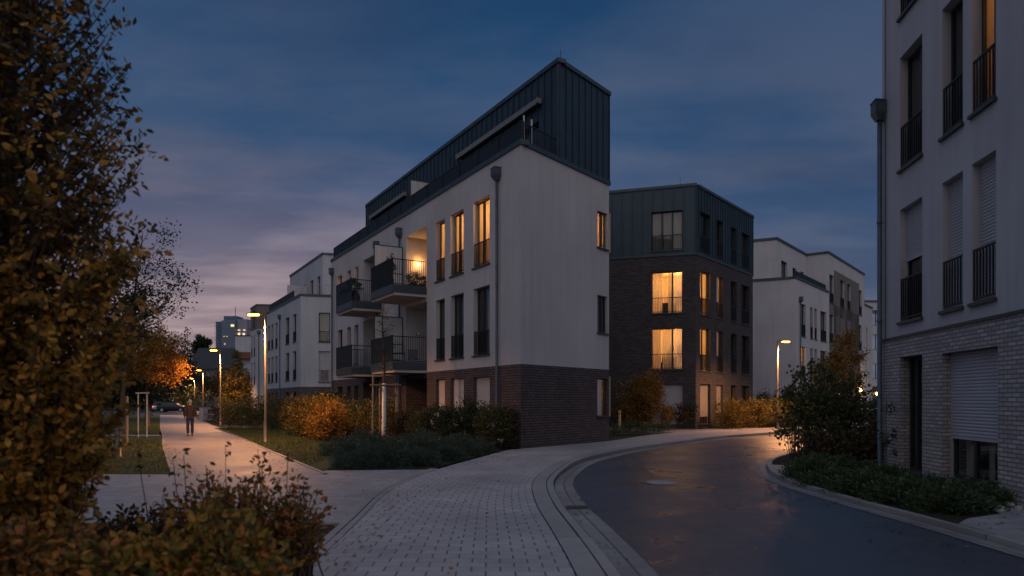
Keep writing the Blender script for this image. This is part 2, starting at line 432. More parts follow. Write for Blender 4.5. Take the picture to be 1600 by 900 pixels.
ROOM_LIGHTS = []
def window(root, F, t0, t1, z0, z1, dep=.2, mull=(), trans=(), rail=0, shutter=None, curtains=(), lit=0, sill=True,
           frame='frame_dark', glass='glass', rail_d=-.04, fw=.065, shut_mat='shutter_grey', name='window', simple=False, power=26):
    mb = MB(); d0, d1 = -dep - .07, -dep + .0
    e = .003
    F.box(mb, t0 + e, t0 + fw, d0, d1, z0 + e, z1 - e); F.box(mb, t1 - fw, t1 - e, d0, d1, z0 + e, z1 - e)
    F.box(mb, t0 + fw, t1 - fw, d0, d1, z1 - fw, z1 - e); F.box(mb, t0 + fw, t1 - fw, d0, d1, z0 + e, z0 + fw)
    for m in mull:
        t = t0 + (t1 - t0) * m; F.box(mb, t - .05, t + .05, d0 - .004, d1 + .004, z0 + fw, z1 - fw)
    for m in trans:
        z = z0 + (z1 - z0) * m; F.box(mb, t0 + fw, t1 - fw, d0 + .004, d1 - .004, z - .035, z + .035)
    w = mb.build(name, frame, root)
    g = MB(); g.quad([F.P(t0 + fw, d0 + .035, z0 + fw), F.P(t1 - fw, d0 + .035, z0 + fw), F.P(t1 - fw, d0 + .035, z1 - fw), F.P(t0 + fw, d0 + .035, z1 - fw)])
    g.build('pane', glass, w)
    if sill:
        s = MB(); F.box(s, t0 + .004, t1 - .004, d1, 0.0, z0 + .004, z0 + .03); F.box(s, t0 - .05, t1 + .05, .003, .07, z0 - .035, z0 + .026)
        s.build('sill', 'sill_metal', w)
    if rail:
        r = MB(); bars(r, F, t0 + .02, t1 - .02, rail_d, z0 + .09, z0 + rail)
        r.build('railing', 'rail_dark', w)
    if shutter is not None:
        s = MB(); zb = shutter; n = max(3, int((z1 - zb) / .062)); pr = []
        for i in range(n):
            za, zc = z1 - (z1 - zb) * i / n, z1 - (z1 - zb) * (i + 1) / n
            h = za - zc
            pr += [(-dep + .02, za - .001), (-dep + .034, za - h * .2), (-dep + .037, za - h * .5), (-dep + .034, za - h * .8), (-dep + .02, zc + .001)]
        for (da, za), (db, zb2) in zip(pr[:-1], pr[1:]):
            s.quad([F.P(t0 + .03, da, za), F.P(t1 - .03, da, za), F.P(t1 - .03, db, zb2), F.P(t0 + .03, db, zb2)])
        F.box(s, t0 + .004, t0 + .03, -dep + .004, -dep + .05, z0 + .04, z1 - .004); F.box(s, t1 - .03, t1 - .004, -dep + .004, -dep + .05, z0 + .04, z1 - .004)
        F.box(s, t0 + .03, t1 - .03, -dep + .012, -dep + .045, zb - .05, zb)
        s.build('shutter', shut_mat, w, smooth=False)
    for (a, b, cm) in curtains:
        curtain_sheet(w, F, t0 + (t1 - t0) * a, t0 + (t1 - t0) * b, d0 - .12, z0 + .02, z1 - .02, cm)
    if lit:
        rm = MB(); mg = .3; a, b, c, d, q = t0 - mg, t1 + mg, z0 - .02, z1 + .12, -dep - 2.2
        f0 = -.03
        for pts in (((a, q, c), (b, q, c), (b, q, d), (a, q, d)), ((a, f0, c), (a, q, c), (a, q, d), (a, f0, d)), ((b, f0, c), (b, q, c), (b, q, d), (b, f0, d)),
                    ((a, f0, d), (b, f0, d), (b, q, d), (a, q, d)), ((a, f0, c), (b, f0, c), (b, q, c), (a, q, c))):
            rm.quad([F.P(*p) for p in pts])
        rm.build('lit_room', 'plaster_room', w)
        L = bpy.data.lights.new('room_light', 'POINT'); L.energy = power * lit * 3.4; L.color = (1, .49, .15); L.shadow_soft_size = .12
        lo = bpy.data.objects.new('room_light', L); COL.objects.link(lo)
        p = F.P((t0 + t1) / 2, -dep - 1.2, z1 - .25); lo.parent = w; rl = ROOTLOC[root.name]
        lo.location = (p[0] - rl[0], p[1] - rl[1], p[2] - rl[2])
    return w

def coping(mb, F, t0, t1, z0, z1, over=.06, back=.32):
    F.box(mb, t0, t1, -back, over, z0, z1)
def downpipe(root, F, t, ztop, zbot, d=.11, r=.05):
    mb = MB(); mb.smooth = True
    mb.tube([F.P(t, d, zbot), F.P(t, d, ztop)], r, 10)
    for z in np.arange(zbot + 1.2, ztop - .5, 2.4): mb.tube([F.P(t, d, z), F.P(t, d, z + .05)], r + .012, 10)
    o = mb.build('downpipe', 'zinc_pipe', root)
    h = MB()
    w0, w1 = .17, .09
    top, mid, bot = ztop + .42, ztop + .16, ztop - .02
    def ring(w, z): return [F.P(t - w, d - min(w, .1), z), F.P(t + w, d - min(w, .1), z), F.P(t + w, d + w, z), F.P(t - w, d + w, z)]
    rs = [ring(w0, top), ring(w0, mid), ring(w1, bot)]
    for a, b in zip(rs[:-1], rs[1:]):
        for i in range(4): h.quad([a[i], a[(i + 1) % 4], b[(i + 1) % 4], b[i]])
    h.quad(rs[0]); h.quad(rs[-1])
    F.box(h, t - w0 - .015, t + w0 + .015, d - .1, d + w0 + .015, top, top + .03)
    h.build('hopper', 'zinc_pipe', o)
    return o
def seams(mb, F, t0, t1, z0, z1, step=.48, holes=()):
    n = max(1, int(round((t1 - t0) / step)))
    for i in range(n + 1):
        t = t0 + (t1 - t0) * i / n
        segs = [(z0, z1)]
        for h in holes:
            if h[0] - .03 < t < h[1] + .03:
                ns = []
                for a, b in segs:
                    if h[2] > a: ns.append((a, min(b, h[2])))
                    if h[3] < b: ns.append((max(a, h[3]), b))
                segs = [s for s in ns if s[1] - s[0] > .05]
        for a, b in segs: F.box(mb, t - .015, t + .015, .002, .055, a, b)
def slab(mb, poly, z): mb.quad([(x, y, z) for x, y in poly])

# ------------------------------------------------------------------ plants
def mesh_np(name, V, Fq, mat, parent=None, smooth=False):
    me = bpy.data.meshes.new(name); k = Fq.shape[1]
    me.vertices.add(len(V)); me.vertices.foreach_set('co', V.astype(np.float32).ravel())
    me.loops.add(Fq.size); me.loops.foreach_set('vertex_index', Fq.astype(np.int32).ravel())
    me.polygons.add(len(Fq)); me.polygons.foreach_set('loop_start', np.arange(0, Fq.size, k, dtype=np.int32))
    me.update(calc_edges=True); me.validate()
    me.materials.append(MATS[mat])
    o = bpy.data.objects.new(name, me); COL.objects.link(o)
    if parent is not None: o.parent = parent
    return o
def nrm(a): return a / np.maximum(np.linalg.norm(a, axis=1, keepdims=True), 1e-9)
def leaf_mesh(name, P, D, size, mat, parent=None, wr=.5, fold=.18, jit=.9, shape=4, up=.25):
    """Individual leaves: P positions, D growth directions; each its own little folded face."""
    n = len(P)
    a = nrm(D + jit * nr.normal(size=(n, 3)) * .7)
    b = nr.normal(size=(n, 3)); b[:, 2] *= (1 - up); b = nrm(np.cross(a, b)); c = np.cross(a, b)
    s = (size * nr.uniform(.6, 1.25, n))[:, None]
    w = s * wr * .5
    if shape == 4:
        V = np.stack([P, P + a * s * .5 + b * w + c * s * fold, P + a * s, P + a * s * .5 - b * w + c * s * fold], 1)
        Fq = np.arange(n * 4).reshape(n, 4)
        V = V.reshape(-1, 3)
    else:
        V = np.stack([P, P + a * s * .28 + b * w * .85 + c * s * fold * .6, P + a * s * .62 + b * w * .9 + c * s * fold * .8, P + a * s - c * s * fold * .5,
                      P + a * s * .62 - b * w * .9 + c * s * fold * .8, P + a * s * .28 - b * w * .85 + c * s * fold * .6], 1).reshape(-1, 3)
        i = (np.arange(n) * 6)[:, None]
        Fq = np.concatenate([i + np.array([[0, 1, 2, 3]]), i + np.array([[0, 3, 4, 5]])], 0)
    return mesh_np(name, V, Fq, mat, parent)
def sub_centres(clumps, n):
    """n sub clump centres spread through ellipsoids (cx,cy,cz,rx,ry,rz)."""
    c = np.array(clumps, float); vol = (c[:, 3] * c[:, 4] * c[:, 5]) ** .75
    idx = nr.choice(len(c), n, p=vol / vol.sum())
    d = nrm(nr.normal(size=(n, 3))); r = nr.uniform(.35, 1, n) ** .5
    r *= nr.uniform(.75, 1.12, n)
    return c[idx, :3] + d * r[:, None] * c[idx, 3:], d
def branch(mb, a, b, r0, r1, sag=.12, n=4, sides=5):
    a, b = Vector(a), Vector(b); L = (b - a).length
    off = Vector((rng.gauss(0, 1), rng.gauss(0, 1), rng.gauss(0, .5))) * L * sag * .5
    pts = [];
    for i in range(n + 1):
        t = i / n; p = a.lerp(b, t) + off * math.sin(math.pi * t) + Vector((0, 0, -L * sag * math.sin(math.pi * t) * .6))
        pts.append(p)
    mb.tube(pts, [r0 + (r1 - r0) * i / n for i in range(n + 1)], sides, cap=False)
    return pts
def tree(name, label, cat, x, y, z0, trunk_h, r, clumps, nsub, nleaf, size, leaf, bark='bark', spread=.16, group=None, twigs=True, lean=(0, 0), extra=None, wr=.55, fork=None):
    t = thing(name, label, cat, (x, y, z0), group)
    mb = MB(); mb.smooth = True
    top = max(c[2] + c[5] * .6 for c in clumps)
    tr = []
    for i in range(9):
        f = i / 8; zz = f * top
        tr.append(Vector((lean[0] * f + rng.gauss(0, .02) * f * top * .3, lean[1] * f + rng.gauss(0, .02) * f * top * .3, zz)))
    mb.tube(tr, [max(.008, r * (1.25 if i == 0 else 1) * (1 - .88 * i / 8)) for i in range(9)], 8)
    trunk = mb.build('trunk', bark, t, off=(0, 0, 0)); trunk.location = (0, 0, 0)
    C, D = sub_centres(clumps, nsub)
    bm_ = MB(); bm_.smooth = True
    for c in C:
        f = min(.95, max(trunk_h / top, (c[2] - .45 * math.hypot(c[0], c[1])) / top))
        k = min(7, int(f * 8)); p = tr[k].lerp(tr[k + 1], f * 8 - k)
        rr = max(.006, r * (1 - .88 * f) * .35)
        q = branch(bm_, p, c, rr, .004, .12)
    bm_.build('branches', bark, t, off=(0, 0, 0))
    per = max(1, nleaf // nsub)
    P = np.repeat(C, per, 0) + nr.normal(size=(nsub * per, 3)) * np.array([spread, spread, spread * .8])
    DD = np.repeat(D, per, 0) * .5 + np.array([0, 0, .2])
    leaf_mesh('crown', P, DD, size, leaf, t, wr)
    return t
def shrub(name, label, cat, x, y, z0, clumps, nsub, nleaf, size, leaf, spread=.12, group=None, stems=24, bark='bark', wr=.55, dirw=.6, jit=.9, sub=None, shape=4):
    t = thing(name, label, cat, (x, y, z0), group)
    C, D = sub_centres(clumps, nsub)
    C[:, 2] = np.abs(C[:, 2]) + .02
    if stems:
        mb = MB(); mb.smooth = True
        for c in C[:stems]:
            b = (c[0] * .35 + rng.gauss(0, .05), c[1] * .35 + rng.gauss(0, .05), 0)
            if len(clumps) > 1:
                q = min(clumps, key=lambda k: (k[0] - c[0]) ** 2 + (k[1] - c[1]) ** 2); b = (q[0] * .6 + c[0] * .4, q[1] * .6 + c[1] * .4, 0)
            branch(mb, b, c, .012, .003, .08, 4, 5)
        mb.build('stems', bark, t, off=(0, 0, 0))
    per = max(1, nleaf // nsub)
    P = np.repeat(C, per, 0) + nr.normal(size=(nsub * per, 3)) * spread
    P[:, 2] = np.maximum(P[:, 2], .015)
    leaf_mesh('leaves', P, np.repeat(D, per, 0) * dirw + np.array([0, 0, .35]), size, leaf, t, wr, jit=jit, shape=shape)
    return t

exec_sections = True
# ================================================================== CAMERA
cam = bpy.data.cameras.new('camera'); co = bpy.data.objects.new('camera', cam); COL.objects.link(co)
cam.lens = F_ / 1600 * 36; cam.sensor_width = 36; cam.shift_y = (HZ - 450) / 1600
co.location = (0, 0, CH); co.rotation_euler = (R_(90), 0, 0)
cam.clip_start = .1; cam.clip_end = 3000
cam.dof.use_dof = True; cam.dof.focus_distance = 30; cam.dof.aperture_fstop = 1.25
S.camera = co

# ================================================================== SKY AND LIGHT
def sky():
    w = bpy.data.worlds.new('World'); S.world = w; w.use_nodes = True
    nt = w.node_tree
    for n in list(nt.nodes): nt.nodes.remove(n)
    out = nt.nodes.new('ShaderNodeOutputWorld'); bg = nt.nodes.new('ShaderNodeBackground')
    tc = nt.nodes.new('ShaderNodeTexCoord'); sep = nt.nodes.new('ShaderNodeSeparateXYZ')
    nt.links.new(tc.outputs['Generated'], sep.inputs[0])
    base = ramp(nt, sep.outputs[2], [(0, (.083, .082, .113)), (.10, (.052, .068, .120)), (.20, (.035, .065, .136)), (.33, (.020, .058, .136)), (.49, (.008, .043, .112)), (.60, (.04, .09, .18)), (.8, (.15, .24, .40)), (1, (.18, .29, .47))])
    # afterglow low in the left front
    def dot(v):
        d = nt.nodes.new('ShaderNodeVectorMath'); d.operation = 'DOT_PRODUCT'; nt.links.new(tc.outputs['Generated'], d.inputs[0])
        L = math.sqrt(sum(c * c for c in v)); d.inputs[1].default_value = tuple(c / L for c in v); return d.outputs['Value']
    low = ramp(nt, sep.outputs[2], [(0, (1, 1, 1)), (.16, (.55, .55, .55)), (.34, (0, 0, 0))])
    az = ramp(nt, dot((-.36, 1, .05)), [(.84, (0, 0, 0)), (.95, (.5, .5, .5)), (1, (1, 1, 1))])
    glow = mix(nt, 1, low, az, 'MULTIPLY')
    # clouds: layered stretched noise on a flat deck overhead
    zz = nt.nodes.new('ShaderNodeMath'); zz.operation = 'MAXIMUM'; zz.inputs[1].default_value = .0; nt.links.new(sep.outputs[2], zz.inputs[0])
    za = nt.nodes.new('ShaderNodeMath'); za.operation = 'ADD'; za.inputs[1].default_value = .11; nt.links.new(zz.outputs[0], za.inputs[0])
    dv = nt.nodes.new('ShaderNodeVectorMath'); dv.operation = 'DIVIDE'; nt.links.new(tc.outputs['Generated'], dv.inputs[0])
    cb = nt.nodes.new('ShaderNodeCombineXYZ'); [nt.links.new(za.outputs[0], cb.inputs[i]) for i in range(3)]; nt.links.new(cb.outputs[0], dv.inputs[1])
    mp = nt.nodes.new('ShaderNodeMapping'); mp.inputs['Scale'].default_value = (.8, 1.5, .3); mp.inputs['Location'].default_value = (1.3, .4, 0); mp.inputs['Rotation'].default_value = (0, 0, .3); nt.links.new(dv.outputs[0], mp.inputs[0])
    cl = noise(nt, mp.outputs[0], 1.15, 7, .52)
    cf = ramp(nt, cl, [(.42, (0, 0, 0)), (.60, (1, 1, 1))])
    c = mix(nt, glow, base, (.225, .155, .185))
    ccol = mix(nt, glow, (.066, .086, .145), (.50, .355, .36))
    cm = mix(nt, 1., (0, 0, 0), cf); 
    lowc = ramp(nt, sep.outputs[2], [(0, (1, 1, 1)), (.3, (.8, .8, .8)), (.55, (.22, .22, .22)), (1, (.1, .1, .1))])
    cm = mix(nt, 1, cm, lowc, 'MULTIPLY')
    c = mix(nt, cm, c, ccol)
    mp2 = nt.nodes.new('ShaderNodeMapping'); mp2.inputs['Scale'].default_value = (1.1, 1.9, .5); mp2.inputs['Location'].default_value = (4.1, 2.2, 0); mp2.inputs['Rotation'].default_value = (0, 0, -.35); nt.links.new(dv.outputs[0], mp2.inputs[0])
    wisp = noise(nt, mp2.outputs[0], 1.0, 8, .56)
    c = mix(nt, 1, c, ramp(nt, wisp, [(.30, (.80, .82, .86)), (.50, (1, 1, 1)), (.72, (1.0, 1.0, 1.0))]), 'MULTIPLY')
    lift = mix(nt, 1, ramp(nt, wisp, [(.50, (0, 0, 0)), (.75, (.018, .022, .032))]), lowc, 'MULTIPLY')
    c = mix(nt, 1, c, lift, 'ADD')
    # unseen sky behind the camera, raised to light the walls and foliage
    back = ramp(nt, dot((.15, -1, .5)), [(.2, (0, 0, 0)), (1, (1, 1, 1))])
    c = mix(nt, back, c, (.50, .45, .475))
    st = nt.nodes.new('ShaderNodeTexSky'); st.sky_type = 'NISHITA'; st.sun_disc = False
    st.sun_elevation = R_(-2.5); st.sun_rotation = R_(-20)
    sm = nt.nodes.new('ShaderNodeVectorMath'); sm.operation = 'SCALE'; sm.inputs['Scale'].default_value = .04; nt.links.new(st.outputs[0], sm.inputs[0])
    c = mix(nt, 1, c, sm.outputs[0], 'ADD')
    # below the horizon: dark
    gr = ramp(nt, sep.outputs[2], [(.495, (0, 0, 0)), (.5, (1, 1, 1))])
    nt.links.new(c, bg.inputs[0]); bg.inputs[1].default_value = 1.0
    nt.links.new(bg.outputs[0], out.inputs[0])
sky()
sl = bpy.data.lights.new('sun', 'SUN'); sl.energy = .06; sl.angle = R_(25); sl.color = (1, .72, .62)
so = bpy.data.objects.new('sun', sl); COL.objects.link(so)
so.rotation_euler = Vector((.36, -1, -.10)).to_track_quat('-Z', 'Y').to_euler()
so.location = (0, 0, 60)
S.view_settings.view_transform = 'Standard'; S.view_settings.look = 'None'
S.view_settings.exposure = .2; S.view_settings.gamma = 1
S.view_settings.use_curve_mapping = False
cy = S.cycles
cy.use_denoising = True
try: cy.denoiser = 'OPENIMAGEDENOISE'
except Exception: pass
cy.max_bounces = 7; cy.diffuse_bounces = 3; cy.glossy_bounces = 3; cy.transparent_max_bounces = 12; cy.transmission_bounces = 4
cy.caustics_reflective = False; cy.caustics_refractive = False; cy.sample_clamp_indirect = 2.5; cy.sample_clamp_direct = 0
cy.use_light_tree = True

# ================================================================== GROUND, ROADS, PATHS
def catmull(pts, step=.5):
    p = [Vector((*q, 0)) for q in pts]; p = [p[0] * 2 - p[1]] + p + [p[-1] * 2 - p[-2]]
    out = []
    for i in range(1, len(p) - 2):
        n = max(2, int((p[i + 1] - p[i]).length / step))
        for k in range(n):
            t = k / n; a, b, c, d = p[i - 1], p[i], p[i + 1], p[i + 2]
            q = .5 * ((2 * b) + (c - a) * t + (2 * a - 5 * b + 4 * c - d) * t * t + (3 * b - a - 3 * c + d) * t ** 3)
            out.append((q.x, q.y))
    out.append((p[-2].x, p[-2].y)); return out
def resample(c, n):
    c = np.array(c); s = np.concatenate([[0], np.cumsum(np.linalg.norm(np.diff(c, axis=0), axis=1))])
    q = np.linspace(0, s[-1], n); return np.stack([np.interp(q, s, c[:, 0]), np.interp(q, s, c[:, 1])], 1), q
def offset(c, d):
    c = np.array(c); t = np.gradient(c, axis=0); t = t / np.linalg.norm(t, axis=1, keepdims=True)
    return c + np.stack([-t[:, 1], t[:, 0]], 1) * d
def smooth01(x): x = min(1, max(0, x)); return x * x * (3 - 2 * x)
def zroad(y): return -.035 - .075 * smooth01((y - 13) / 9)
def strip(mb, A, B, zA, zB, s=None, uA=0, uB=None):
    for i in range(len(A) - 1):
        w = float(np.linalg.norm(np.array(A[i]) - np.array(B[i]))) if uB is None else uB
        pa, pb, qa, qb = A[i], A[i + 1], B[i], B[i + 1]
        za = [zA(p[1]) if callable(zA) else zA for p in (pa, pb)]; zb = [zB(p[1]) if callable(zB) else zB for p in (qa, qb)]
        v0, v1 = (s[i], s[i + 1]) if s is not None else (i, i + 1)
        mb.quad([(pa[0], pa[1], za[0]), (pb[0], pb[1], za[1]), (qb[0], qb[1], zb[1]), (qa[0], qa[1], zb[0])], [(uA, v0), (uA, v1), (w, v1), (w, v0)])

LEFT = catmull([(1.9, -12), (1.75, -4), (1.6, 3), (1.51, 7), (1.41, 9.32), (1.28, 11.7), (1.26, 13.95), (1.36, 15.5), (1.68, 17.5), (2.33, 20.35), (3.4, 23), (5.26, 26.4), (7.8, 30.1), (10.5, 33.8), (15.2, 38.7), (22, 46), (36, 63.5), (52, 84)], .4)
RIGHT = catmull([(6.4, -12), (6.1, -4), (5.85, 3), (5.75, 7.9), (5.74, 9.2), (5.68, 10.7), (5.60, 12), (5.58, 13.7), (5.62, 14.8), (5.84, 16.5), (6.2, 17.9), (6.42, 18.6), (7.05, 20.3), (8.4, 22.6), (11.2, 26.5), (14.8, 31), (20.5, 37.5), (28, 46), (41, 60.5), (57, 80)], .4)
L_, sL = resample(LEFT, 260)
Rr, sR = resample(RIGHT, 260)
gm = MB(); gm.quad([(-900, -200, -.16), (900, -200, -.16), (900, 1600, -.16), (-900, 1600, -.16)]); struct(gm, 'ground', 'field')
rm = MB()
for i in range(259):
    for k in range(8):
        f0, f1 = k / 8, (k + 1) / 8
        q = [L_[i] * (1 - f0) + Rr[i] * f0, L_[i] * (1 - f1) + Rr[i] * f1, L_[i + 1] * (1 - f1) + Rr[i + 1] * f1, L_[i + 1] * (1 - f0) + Rr[i + 1] * f0]
        rm.quad([(p[0], p[1], zroad(p[1])) for p in q])
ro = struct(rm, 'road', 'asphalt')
# left gutter, kerb, border
gl = MB(); O4 = offset(L_, .41); strip(gl, L_, O4, lambda y: zroad(y) + .006, lambda y: zroad(y) - .004, sL, 0, .41); struct(gl, 'gutter', 'gutter_slab')
kb = MB(); O41 = offset(L_, .425); O55 = offset(L_, .56)
strip(kb, O41, O41, lambda y: zroad(y) - .03, .0, sL, 0, .1); strip(kb, O41, O55, .0, .006, sL, 0, .14)
struct(kb, 'kerb', 'kerbstone')
bd = MB(); O57 = offset(L_, .575); O86 = offset(L_, .86); strip(bd, O57, O86, .004, .005, sL, 0, .29); struct(bd, 'pavement_border', 'kerbstone')
# right gutter and kerb
gr_ = MB(); Q3 = offset(Rr, -.30); strip(gr_, Q3, Rr, lambda y: zroad(y) + .002, lambda y: zroad(y) + .008, sR, 0, .30); struct(gr_, 'gutter', 'gutter_slab')
kr = MB(); Q31 = offset(Rr, -.312); Q45 = offset(Rr, -.45)
strip(kr, Q31, Q31, lambda y: zroad(y) - .03, .035, sR, 0, .1); strip(kr, Q45, Q31, .035, .035, sR, 0, .14); strip(kr, Q45, Q45, -.1, .035, sR, 0, .1)
struct(kr, 'kerb', 'kerbstone')
# left footway
LB = [(-1.9, -12), (-2.0, -2), (-2.08, 3), (-2.11, 7), (-2.22, 10.24), (-2.36, 13.28), (-2.2, 15.8), (-1.85, 17.9), (-1.2, 20.6), (-.25, 24.2), (.30, 25.28), (2.2, 27.65), (4.2, 30.2), (6.3, 34.2), (8.65, 37.7), (11.2, 40.6), (17.5, 45.9), (33, 64.5), (48, 85)]
KI = [(1.1, -12), (.9, -3), (.78, 3), (.65, 7), (.54, 9.6), (.42, 12.0), (.41, 14.1), (.55, 15.8), (.9, 17.9), (1.55, 20.6), (2.7, 23.4), (4.55, 26.9), (7.1, 30.6), (9.8, 34.3), (12.2, 36.9), (14.5, 39.2), (21.2, 46.3), (35.2, 64), (51, 84.5)]
nn = 380
# parametrise both edges by the same control spans so the paver rows follow the bend
def spanned(ctrl, per):
    out = []
    for i in range(len(ctrl) - 1):
        pass
    p = [Vector((*q, 0)) for q in ctrl]; p = [p[0] * 2 - p[1]] + p + [p[-1] * 2 - p[-2]]
    for i in range(1, len(p) - 2):
        for k in range(per):
            t = k / per; a, b, c, d = p[i - 1], p[i], p[i + 1], p[i + 2]
            q = .5 * ((2 * b) + (c - a) * t + (2 * a - 5 * b + 4 * c - d) * t * t + (3 * b - a - 3 * c + d) * t ** 3)
            out.append((q.x, q.y))
    out.append(ctrl[-1]); return np.array(out)
KA, KB_ = spanned(KI, 14), spanned(LB, 14)
# glue the inner edge to the border stone: nearest point on the 0.875 m offset
O875 = offset(L_, .872)
KA = np.array([O875[np.argmin(((O875 - p) ** 2).sum(1))] * .0 + p for p in KA])
dense, _ = resample(O875, 3000)
KA = np.array([dense[np.argmin(((dense - p) ** 2).sum(1))] for p in KA])
MID = (KA + KB_) / 2
sM = np.concatenate([[0], np.cumsum(np.linalg.norm(np.diff(MID, axis=0), axis=1))])
fw_ = MB()
for i in range(len(KA) - 1):
    for k in range(6):
        f0, f1 = k / 6, (k + 1) / 6
        q = [(KA[i], KB_[i], f0), (KA[i], KB_[i], f1), (KA[i + 1], KB_[i + 1], f1), (KA[i + 1], KB_[i + 1], f0)]
        pts = [a * (1 - f) + b * f for a, b, f in q]
        W = [float(np.linalg.norm(a - b)) * f for a, b, f in q]
        fw_.quad([(p[0], p[1], .0) for p in pts], [(W[0], sM[i]), (W[1], sM[i]), (W[2], sM[i + 1]), (W[3], sM[i + 1])])
struct(fw_, 'pavement', 'paver')
# stone edging between footway and the left paving / planting bed
ed = MB(); E0 = KB_[:14 * 7 + 1]; sE = sM[:14 * 7 + 1]
E1 = offset(E0, .10); E2 = offset(E0, .115); E3 = offset(E0, .215)
strip(ed, E0 + 0, E1, .006, .006, sE, 0, .1); strip(ed, E2, E3, .004, .012, sE, 0, .1)
strip(ed, E3, E3, -.15, .012, sE, 0, .1)
struct(ed, 'edging', 'kerbstone')

def sheet(name, mat, poly, z=0., rot=0., low=-.16):
    mb = MB(); ca, sa = math.cos(rot), math.sin(rot)
    mb.quad([(x, y, z) for x, y in poly], [(x * ca + y * sa, -x * sa + y * ca) for x, y in poly])
    for i in range(len(poly)):
        a, b = poly[i], poly[(i + 1) % len(poly)]
        mb.quad([(a[0], a[1], low), (b[0], b[1], low), (b[0], b[1], z), (a[0], a[1], z)])
    return struct(mb, name, mat)
sheet('cross_path', 'paver_small', [(-2.34, 10.05), (-2.46, 11.5), (-2.56, 13.28), (-2.42, 15.8), (-2.05, 17.75), (-4.75, 17.5), (-4.45, 16.62), (-7.95, 16.62), (-60, 16.62), (-60, 10.05)], -.004, .06)
PL = [(-7.95, 16.62), (-12.7, 25.8), (-17.3, 35), (-22.9, 46), (-40.9, 82)]
PR = [(-4.45, 16.62), (-8.0, 23.5), (-12.9, 33.2), (-19.3, 45.8), (-37.4, 81)]
pm = MB(); A, B = spanned(PL, 12), spanned(PR, 12)
sP = np.concatenate([[0], np.cumsum(np.linalg.norm(np.diff((A + B) / 2, axis=0), axis=1))])
strip(pm, B, A, -.002, -.002, sP, 0); struct(pm, 'path', 'paver_path')
pe = MB(); strip(pe, offset(B, -.09), B, .02, .02, sP, 0, .09); strip(pe, offset(B, -.09), offset(B, -.09), -.1, .02, sP, 0, .1); strip(pe, B, B, -.01, .02, sP, 0, .1)
strip(pe, A, offset(A, .09), .012, .012, sP, 0, .09); strip(pe, A, A, -.01, .012, sP, 0, .1)
struct(pe, 'path_edging', 'kerbstone')
sheet('lawn', 'lawn', [(-8.05, 16.66), (-12.8, 25.8), (-17.0, 34.2), (-48, 34.2), (-48, 16.66)], .006)
sheet('lawn', 'lawn', [(-17.8, 35.5), (-22.99, 46), (-40.99, 82), (-90, 82), (-90, 35.5)], .006)
sheet('side_path', 'paver_path', [(-17.06, 34.25), (-17.7, 35.46), (-60, 35.46), (-60, 34.25)], -.002)
sheet('lawn', 'lawn', [(-4.62, 17.0), (-8.1, 23.75), (-12.8, 33.2), (-18.6, 44.6), (-13.5, 45.6), (-10.2, 36), (-8.2, 30), (-5.0, 24)], .008)
sheet('planting_bed', 'soil', [(-4.72, 17.56), (-2.1, 17.82), (-1.45, 20.6), (-.45, 24.2), (.1, 25.2), (-13.4, 48.8), (-12, 45), (-10.0, 36), (-8.0, 30), (-5.15, 23)], -.006)
sheet('planting_bed', 'soil', [(-2.33, 10.0), (-2.21, 7), (-2.18, 3), (-2.1, -2), (-14, -2), (-14, 10.0)], -.02)
rb = [tuple(p) for p in Q45 if 2.0 < p[1] < 30]
sheet('planting_bed', 'soil', rb + [(20, 30), (10.7, 22), (9.6, 17.6), (9.0, 17.2), (8.36, 12), (7.5, 5), (7.1, 2)], .0)
sheet('paving_slab', 'flagstone', [(6.28, 9.9), (6.30, 8.35), (7.78, 7.6), (8.24, 11.4), (7.85, 11.35), (7.45, 10.75), (6.7, 10.35)], .012, .15)
sheet('paving_slab', 'flagstone', [(6.95, 18.95), (6.42, 17.6), (6.2, 16.7), (7.3, 16.9), (7.6, 18.6)], .012, .15)
sheet('forecourt', 'paver_path', [(8.9, 37.9), (11.3, 40.7), (17.4, 46.0), (17.0, 48.5), (11.4, 42.6), (4.0, 45.0), (4.5, 41.2)], -.006, .6)
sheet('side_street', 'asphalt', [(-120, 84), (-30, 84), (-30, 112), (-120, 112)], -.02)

# manhole and drain
def manhole():
    p = G(1034, 751); t = thing('manhole_cover', 'round manhole cover with pale concrete centre set in the asphalt road', 'manhole', (p[0], p[1], zroad(p[1]) + .004))
    mb = MB(); mb.lathe([(.36, 0), (.43, .002), (.44, .006), (.36, .008)], (0, 0, 0), 40); mb.build('rim', 'iron', t, off=(0, 0, 0))
    mb = MB(); mb.lathe([(.345, 0), (.345, .007), (.30, .010), (.001, .011)], (0, 0, 0), 40)
    mb.build('lid', 'cover_stone', t, off=(0, 0, 0))
manhole()
def drain():
    i = int(np.argmin(abs(L_[:, 1] - 11.75))); p = L_[i]; z = zroad(p[1])
    t = thing('drain_grate', 'dark iron drain grate across the kerb gutter slabs', 'drain', (p[0] - .2, p[1], z + .008))
    mb = MB(); mb.box(-.19, .19, -.13, -.105, 0, .012); mb.box(-.19, .19, .105, .13, 0, .012)
    mb.box(-.19, -.165, -.105, .105, 0, .012); mb.box(.165, .19, -.105, .105, 0, .012); mb.build('frame', 'iron', t, off=(0, 0, 0))
    mb = MB()
    for k in range(9): mb.box(-.16 + k * .037, -.14 + k * .037, -.105, .105, -.004, .008)
    mb.build('grille', 'iron', t, off=(0, 0, 0))
    mb = MB(); mb.quad([(-.165, -.105, -.003), (.165, -.105, -.003), (.165, .105, -.003), (-.165, .105, -.003)]); mb.build('shaft', 'tyre', t, off=(0, 0, 0))  # flat black sheet standing in for the shade below the bars
drain()

